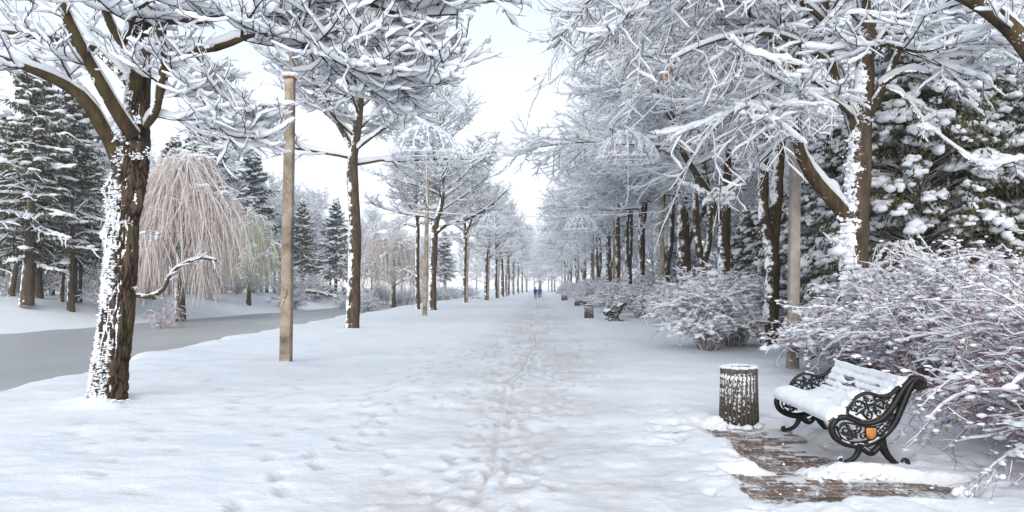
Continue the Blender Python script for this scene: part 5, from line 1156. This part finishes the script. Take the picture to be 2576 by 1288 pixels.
# ------------------------------------------------------------------ benches
def make_bench(label, loc):
    root = thing('park_bench', label, 'bench', loc, group='cast iron benches along the path'); rng = np.random.default_rng(70)
    K = 1092.0; Lb = 1.56
    def uv(p): return np.array([(p[0]-45)/K, (1228-p[1])/K])
    def path(pts, n): 
        C = np.array([[*uv(p[:2]), 0, (p[2] if len(p) > 2 else 14)*1.28/K] for p in pts]); return smooth_poly(C, n)
    def spiral(cx, cy, r, turns, a0, sgn=1, w=9):
        t = np.linspace(0, 1, 16); a = a0+sgn*turns*2*np.pi*t; rr_ = r*(1-.85*t); return [(cx+math.cos(q)*s, cy-math.sin(q)*s, w*(1-.3*tt)) for q, s, tt in zip(a, rr_, t)]
    bars = {'back_rail': [[(110, 745, 24), (66, 800, 26), (62, 860, 26), (100, 930, 26), (190, 985, 25), (300, 1008, 23), (420, 992, 22), (540, 935, 22), (625, 862, 24), (690, 772, 26), (738, 660, 28), (785, 545, 28), (840, 425, 28), (890, 355, 26), (925, 335, 24)],
                     [(110, 745, 24), (180, 722, 22), (260, 748, 20), (360, 785, 20), (470, 778, 22), (560, 735, 26), (640, 655, 28), (700, 560, 28), (765, 450, 28), (840, 365, 26), (900, 330, 24)]],
        'arm': [[(215, 690, 12), (240, 600, 13), (320, 520, 14), (400, 486, 14), (470, 496, 14), (560, 522, 16), (650, 495, 16), (730, 420, 16)], [(215, 690, 12), (270, 720, 12), (340, 752, 12)]],
        'scroll': [spiral(925, 395, 60, 1.6, 1.6, -1, 20)],
        'leg': [[(330, 985, 34), (325, 1060, 26), (280, 1130, 20), (215, 1165, 18), (140, 1180, 16)], spiral(150, 1165, 34, 1.2, 1.2, 1, 12),
                [(545, 935, 40), (570, 1030, 34), (630, 1125, 26), (715, 1195, 20), (790, 1222, 18)], spiral(783, 1172, 46, 1.4, -1.5, 1, 13),
                [(330, 1000, 22), (420, 1065, 30), (470, 1070, 26), (540, 1000, 24)]],
        'scrollwork': [spiral(195, 850, 60, 1.3, 2.8, -1), spiral(290, 895, 52, 1.2, 0.4, 1), spiral(320, 835, 46, 1.1, 3.4, 1), spiral(250, 930, 40, 1.1, 4.5, -1), spiral(560, 845, 52, 1.2, .4, 1), spiral(610, 790, 42, 1.1, 3.0, -1), spiral(530, 905, 36, 1.1, 2.0, 1), spiral(375, 910, 40, 1.0, 1.0, 1), spiral(655, 735, 30, 1.0, 2., 1),
             [(120, 850, 8), (160, 790, 8), (240, 785, 8), (380, 815, 8), (500, 810, 8), (590, 765, 8), (680, 690, 8)], [(120, 850, 8), (165, 930, 8), (280, 975, 8), (420, 955, 8), (530, 905, 8), (620, 825, 8), (680, 690, 8)],
             [(200, 790, 10), (240, 860, 11), (310, 930, 10)], [(340, 830, 10), (300, 890, 11), (230, 950, 10)], [(500, 900, 10), (560, 830, 11), (650, 760, 10)], [(150, 880, 10), (210, 900, 11), (280, 890, 10)]],
        'leafwork': [spiral(330, 580, 50, 1.2, 2.0, 1), spiral(410, 560, 46, 1.2, .2, -1), spiral(350, 660, 44, 1.2, 3.6, -1), spiral(460, 640, 50, 1.2, .9, 1), spiral(540, 600, 46, 1.2, 2.7, -1), spiral(600, 570, 34, 1.1, .2, 1), spiral(430, 700, 40, 1.1, 4.6, 1), spiral(530, 680, 38, 1.1, 5.4, -1), spiral(280, 640, 34, 1., 1.2, 1), spiral(620, 630, 26, 1.0, .6, 1),
             [(240, 610, 11), (320, 560, 12), (420, 600, 13), (520, 560, 12), (640, 530, 10)], [(300, 700, 11), (380, 640, 12), (470, 600, 12), (580, 640, 11)], [(380, 520, 10), (400, 590, 12), (370, 680, 11), (420, 745, 10)], [(490, 520, 10), (480, 600, 12), (500, 690, 11)]]}
    thick = {'back_rail': 1.0, 'arm': 1.3, 'scroll': 1.1, 'leg': .9, 'scrollwork': 1.0, 'leafwork': 1.1}
    for side in (0, 1):
        y0 = side*Lb; ends = {}
        for nm, ps in bars.items():
            m = MB(); sn = MB()
            for p in ps:
                Q = path(p, max(14, len(p)*3)); q = np.stack([Q[:, 0], np.full(len(Q), y0), Q[:, 1]], -1)[None]; w = Q[None, :, 3]
                T = unit(np.gradient(q, axis=1)); nrm = np.stack([T[..., 2], T[..., 1]*0, -T[..., 0]], -1)
                dep = np.maximum(w*thick[nm], .012); a = np.linspace(0, 2*np.pi, 8, endpoint=False)+np.pi/8
                V = q[:, :, None]+nrm[:, :, None]*(w[..., None]*np.cos(a))[..., None]*1.0+np.array([0, 1.0, 0])*(dep[..., None]*np.sin(a))[..., None]
                P = q.shape[1]; i, k = np.meshgrid(np.arange(P-1), np.arange(8), indexing='ij'); k2 = (k+1) % 8
                m.add(V, np.concatenate([np.stack([i*8+k, i*8+k2, (i+1)*8+k2, (i+1)*8+k], -1).reshape(-1, 4), [[0, 1, 2, 3], [0, 3, 4, 7], [4, 5, 6, 7]], np.array([[0, 1, 2, 3], [0, 3, 4, 7], [4, 5, 6, 7]])+(P-1)*8]))
                if nm in ('scrollwork', 'leafwork', 'leg', 'arm'):
                    for s0 in range(0, P-5, 5):
                        if rng.random() < .38:
                            sg = q[:, s0:s0+6]; wg = w[:, s0:s0+6]; snow_tube(sn, sg, wg, 6, .009, .0, rng, .4, 10, steep=.5)
                elif nm == 'back_rail':
                    for s0 in range(3, P-4, 4):
                        if rng.random() < .4:
                            sg = q[:, s0:s0+4]+np.array([0, -.012, 0]); wg = w[:, s0:s0+4]*.5; snow_tube(sn, sg, wg, 6, .012, .0, rng, .4, 8, steep=.4)
            if nm == 'scroll':
                c = uv((925, 395)); dk_ = MB(); a = np.linspace(0, 6.283, 24, endpoint=False); V = np.concatenate([np.stack([c[0]+np.cos(a)*.05, np.full(24, y0+yy), c[1]+np.sin(a)*.05], -1) for yy in (-.012, .012)])
                m.add(V, np.stack([np.arange(24), (np.arange(24)+1) % 24, (np.arange(24)+1) % 24+24, np.arange(24)+24], -1)); m.add(V[:24], None, [[0, j, j+1] for j in range(1, 23)])
            o = m.build(nm, IRON, root)
            if sn.n: sn.build('snow_cover', SNOWF, o)
        # ribbed inner line of the panel and the crest shield
        cr = MB(); c0 = uv((440, 880)); yy = y0-.028 if side == 0 else y0+.02
        ou = [(-.044, .048), (.044, .048), (.044, -.01), (.034, -.036), (.012, -.052), (-.012, -.052), (-.034, -.036), (-.044, -.01)]
        V = [(c0[0]+a, yy, c0[1]+b) for a, b in ou]+[(c0[0]+a, yy+.012, c0[1]+b) for a, b in ou]; n = len(ou)
        cr.add(V, [[j, (j+1) % n, (j+1) % n+n, j+n] for j in range(n)]+[[0, 7, 2, 1], [7, 6, 3, 2], [6, 5, 4, 3]]+[[8, 9, 10, 15], [15, 10, 11, 14], [14, 11, 12, 13]])
        cro = cr.build('crest', CREST, root, smooth=False)
        rl_ = MB()
        for (x0, z0, x1, z1) in ((-.03, -.03, -.022, .03), (-.012, -.038, -.004, .012), (.008, -.038, .016, .004), (.026, -.02, .033, .03), (-.03, .02, .03, .026), (-.014, .026, .014, .04), (-.02, -.002, .024, .004)):
            rl_.box((c0[0]+x0, yy-.005, c0[1]+z0), (c0[0]+x1, yy-.0005, c0[1]+z1))
        rl_.build('relief', CREST, cro, smooth=False)
        bk = MB(); ou2 = [(a*1.22, b*1.2-.002) for a, b in ou]; V = [(c0[0]+a, yy+.002, c0[1]+b) for a, b in ou2]+[(c0[0]+a, yy+.02, c0[1]+b) for a, b in ou2]
        bk.add(V, [[j, (j+1) % n, (j+1) % n+n, j+n] for j in range(n)]+[[0, 7, 2, 1], [7, 6, 3, 2], [6, 5, 4, 3]]); bk.build('crest_backing', IRON, root, smooth=False)
    # slats along the seat and back curve
    prof = path([(40, 790), (95, 745), (180, 722), (260, 748), (360, 778), (470, 772), (560, 728), (640, 648), (700, 556), (765, 446), (830, 365)], 200)[:, :2]
    seg = np.concatenate([[0], np.cumsum(np.linalg.norm(np.diff(prof, axis=0), axis=1))]); tot = seg[-1]
    ns = 13; pitch = tot/ns
    def pat(s): return np.stack([np.interp(s, seg, prof[:, 0]), np.interp(s, seg, prof[:, 1])], -1)
    for j in range(ns):
        s0, s1 = j*pitch+.006, (j+1)*pitch-.006; a_, b_ = pat(s0), pat(s1); t_ = (b_-a_)/np.linalg.norm(b_-a_); n_ = np.array([-t_[1], t_[0]])
        V = []
        for yy in (-.01, Lb+.01):
            for p_, h_ in ((a_, 0), (b_, 0), (b_, .028), (a_, .028)): V.append((p_[0]+n_[0]*h_, yy, p_[1]+n_[1]*h_))
        m = MB(); m.add(V, [[0, 1, 2, 3], [7, 6, 5, 4], [0, 4, 5, 1], [1, 5, 6, 2], [2, 6, 7, 3], [3, 7, 4, 0]]); m.build('slat', WOOD, root, smooth=False)
    # snow lying on seat and back
    ny, nsn = 110, 120; ss = np.linspace(-.002, tot+.03, nsn); yv = np.linspace(-.0, Lb, ny); Sg, Yg = np.meshgrid(ss, yv, indexing='ij')
    P0 = pat(np.clip(ss, 0, tot)); tg = np.gradient(P0, axis=0); tg = tg/np.maximum(np.linalg.norm(tg, axis=1, keepdims=True), 1e-6); nv = np.stack([-tg[:, 1], tg[:, 0]], -1)
    P0 = P0+np.maximum(ss-tot, 0)[:, None]*tg[-1]
    fr = Sg/tot; gap = np.abs(((Sg/pitch)+.5) % 1-.5)*pitch
    seatT = .06*np.clip(fr/.06, 0, 1)**.5*np.clip((.70-fr)/.22, 0, 1)
    backT = .016*np.clip((fr-.5)/.1, 0, 1)
    top = .03*np.clip((fr-.93)/.05, 0, 1)
    bare = np.clip((fbm(Sg*14+2, Yg*4.5, 3)-.55)*6, 0, 1)*np.clip((fr-.60)/.05, 0, 1)*np.clip((.9-fr)/.05, 0, 1)
    T_ = .030+seatT+backT+top+(fbm(Sg*7, Yg*6, 3)-.5)*.02*np.clip((.75-fr)*6, .35, 1)+(fbm(Sg*30, Yg*30, 2)-.5)*.008
    T_ -= np.clip((.013-gap)/.007, 0, 1)*.028*np.clip((fr-.58)/.06, 0, 1)*np.clip(fbm(Sg*3+9, Yg*5, 2)*2.2-.3, 0, 1)+bare*.022
    edge = np.minimum(Yg, Lb-Yg); T_ *= np.clip(edge/.03, 0, 1)**.5*.75+.25
    T_[0] = .004
    V = np.stack([P0[:, None, 0]+nv[:, None, 0]*T_, Yg, P0[:, None, 1]+nv[:, None, 1]*T_], -1)
    sm = MB(); i, k = np.meshgrid(np.arange(nsn-1), np.arange(ny-1), indexing='ij'); sm.add(V, np.stack([i*ny+k, (i+1)*ny+k, (i+1)*ny+k+1, i*ny+k+1], -1))
    # crumbly lower edge of the seat snow and lumps against the arms
    blobs(sm, np.stack([rng.normal(.012, .01, 90)+.03, rng.uniform(0, Lb, 90), rng.normal(.425, .013, 90)+.02], -1), rng.uniform(.012, .03, (90, 1))*np.ones((1, 3)), rng, 1, .3)
    for px, py in ((150, 690), (190, 640), (230, 560), (300, 490), (380, 462), (560, 480), (640, 450), (720, 380), (800, 325), (470, 470)):
        c = uv((px, py)); blobs(sm, np.stack([c[0]+rng.normal(0, .03, 7), np.full(7, .05)+rng.normal(0, .02, 7), c[1]-.035+rng.normal(0, .012, 7)], -1), rng.uniform(.012, .028, (7, 1))*np.ones((1, 3)), rng, 2, .25)
    sm.build('snow_cover', SNOW, root)
    tw = MB(); tube(tw, np.array([[[.18, .75, .515], [.24, .72, .52], [.30, .68, .53]], [[.24, .72, .52], [.27, .76, .525], [.29, .8, .53]]]), np.full((2, 3), .003), 4)
    return root, tw
bz = .02
bench1, tw = make_bench('near black cast-iron bench with scroll ends and an orange crest, seat deep in snow', (2.635, 6.75, bz))
tg_ = tw.build('fallen_twig', TWIG); tg_.location = (2.635, 6.75, bz+.01); tag(tg_, 'small bare twig lying on the snowy seat of the near bench', 'twig')
for x, y, lab in ((3.28, 36.2, 'second black cast-iron bench, beyond the wide shrub mound, beside the snow-capped bin'), (3.75, 68, 'third bench, half hidden in snowy shrubs far along the path'), (3.2, 99, 'farthest bench, a dark shape at the edge of the path near the walkers')):
    copy_tree(bench1, (x, y, ZAT(x, y)-.05), 0, 1.12, lab)
# snow heaped round the near bench feet
hm = MB(); rh = np.random.default_rng(14); n = 150; hx = rh.uniform(2.4, 3.1, n); blobs(hm, np.stack([hx, 6.58+rh.normal(0, .06, n), -.02+rh.uniform(-.02, .03, n)], -1), rh.uniform(.02, .065, (n, 1))*np.array([[1.2, 1, .75]])*.55, rh, 2, .28)
n = 16; blobs(hm, np.stack([rh.uniform(1.7, 3.6, n), rh.uniform(5.7, 8.6, n), np.full(n, -.012)], -1), rh.uniform(.006, .016, (n, 1))*np.array([[1.2, 1, .8]]), rh, 1, .3)
n = 10; blobs(hm, np.array([3.37, 5.9, .0])+rh.normal(0, 1, (n, 3))*[.05, .03, .03], rh.uniform(.02, .05, (n, 1))*np.ones((1, 3)), rh, 2, .25)
tag(hm.build('snow', SNOW), kind='stuff')

# ------------------------------------------------------------------ two walkers
def person(label, loc, rz, jacket, trousers, hat, step=.22, H=1.72):
    root = thing('person', label, 'person', loc, rz, 'walkers on the avenue')
    s = H/1.72
    J = {'pel': (0, 0, .95, .14), 'wst': (0, 0, 1.12, .135), 'chest': (0, .02, 1.32, .155), 'neck': (0, .02, 1.48, .06), 'headb': (0, .03, 1.56, .07), 'head': (0, .035, 1.64, .095), 'headt': (0, .03, 1.70, .07),
        'shL': (-.17, .01, 1.41, .075), 'elL': (-.25, -.04, 1.15, .055), 'wrL': (-.24, .1, .95, .042), 'hdL': (-.23, .14, .88, .04), 'shR': (.17, .01, 1.41, .075), 'elR': (.25, -.06, 1.15, .055), 'wrR': (.24, .02, .93, .042), 'hdR': (.23, .05, .85, .04),
        'hipL': (-.1, 0, .88, .11), 'knL': (-.1, step*.7, .5, .075), 'anL': (-.1, step*.5, .09, .055), 'toL': (-.1, step*.5+.15, .045, .045), 'hipR': (.1, 0, .88, .11), 'knR': (.1, -.03, .5, .075), 'anR': (.1, -step, .12, .055), 'toR': (.1, -step+.14, .05, .045)}
    E = [('pel', 'wst'), ('wst', 'chest'), ('chest', 'neck'), ('neck', 'headb'), ('headb', 'head'), ('head', 'headt'), ('chest', 'shL'), ('shL', 'elL'), ('elL', 'wrL'), ('wrL', 'hdL'), ('chest', 'shR'), ('shR', 'elR'), ('elR', 'wrR'), ('wrR', 'hdR'), ('pel', 'hipL'), ('hipL', 'knL'), ('knL', 'anL'), ('anL', 'toL'), ('pel', 'hipR'), ('hipR', 'knR'), ('knR', 'anR'), ('anR', 'toR')]
    ks = list(J); me = bpy.data.meshes.new('body'); me.from_pydata([tuple(s*c for c in J[k][:3]) for k in ks], [(ks.index(a), ks.index(b)) for a, b in E], [])
    o = bpy.data.objects.new('body', me); COL.objects.link(o); o.parent = root
    sk = o.modifiers.new('skin', 'SKIN'); sv = me.skin_vertices[0].data
    for i, k in enumerate(ks): sv[i].radius = (J[k][3]*s,)*2
    sv[0].use_root = True
    sub = o.modifiers.new('smooth', 'SUBSURF'); sub.levels = sub.render_levels = 2
    dg = bpy.context.evaluated_depsgraph_get(); ev = bpy.data.meshes.new_from_object(o.evaluated_get(dg)); o.modifiers.clear(); o.data = ev; ev.name = 'body'
    skin = m_plain('skin', (.45, .28, .22), (.5, .32, .25), 5, .6, 0); ev.materials.clear()
    for m_ in (m_plain('jacket', jacket, tuple(c*1.4 for c in jacket), 8, .8, .2), m_plain('trousers', trousers, tuple(c*1.4 for c in trousers), 8, .85, .2), skin, m_plain('boots', (.01, .01, .01), (.03, .03, .03), 8, .6, 0)): ev.materials.append(m_)
    for p in ev.polygons:
        z = p.center.z/s; p.material_index = 2 if z > 1.5 or (z < .93 and abs(p.center.x) > .2*s) else (3 if z < .13 else (1 if z < .84 else 0)); p.use_smooth = True
    # woollen hat and jacket skirt
    h = MB(); h.lathe([(.001, 1.79*s), (.06*s, 1.775*s), (.098*s, 1.72*s), (.108*s, 1.655*s), (.1*s, 1.65*s)], 20, (0, .03*s, 0)); h.build('hat', m_plain('hat', hat, tuple(c*1.3 for c in hat), 20, .9, .2), root)
    f = MB(); f.lathe([(.02*s, 1.655*s), (.022*s, 1.62*s), (.012*s, 1.585*s)], 8, (0, .125*s, 0)); f.build('nose', skin, root)
    c = MB(); c.lathe([(.15*s, 1.1*s), (.175*s, .95*s), (.185*s, .80*s), (.17*s, .80*s)], 20); c.build('coat_hem', ev.materials[0], root)
    return root
def on(px, d): x = (px-CX)/F*d; return (x, d, ZAT(x, d)+.01)
person('walker in a dark navy coat coming up the middle of the path', on(1347, 112), math.pi, (.012, .016, .04), (.008, .012, .03), (.03, .06, .14), .22, 1.74)
person('walker in a bright blue jacket just behind the one in navy', on(1355.5, 124), math.pi, (.015, .07, .32), (.012, .03, .10), (.02, .03, .06), .18, 1.7)
person('walker with a dark back, close beside the blue jacket', on(1359.5, 128), 0.2, (.02, .04, .12), (.01, .015, .03), (.02, .02, .03), .2, 1.72)

# ------------------------------------------------------------------ winter air
HAZE = 0.0005
hz_ = MB(); hz_.box((-460, -70, -2.2), (460, 560, 34)); hz = hz_.build('haze', [], smooth=False)
hm_ = bpy.data.materials.new('winter_haze'); hm_.use_nodes = True; nt = hm_.node_tree; nt.nodes.remove(nt.nodes['Principled BSDF'])
pv = nt.nodes.new('ShaderNodeVolumePrincipled'); pv.inputs['Color'].default_value = (0.93, 0.95, 0.98, 1); pv.inputs['Density'].default_value = HAZE; pv.inputs['Anisotropy'].default_value = 0.2
nt.links.new(pv.outputs['Volume'], nt.nodes['Material Output'].inputs['Volume']); hz.data.materials.append(hm_); tag(hz, kind='stuff')

# the lumps of lying snow are too small to pick apart
for o in S.objects:
    if o.name.startswith('snow_cover'): o['kind'] = 'stuff'
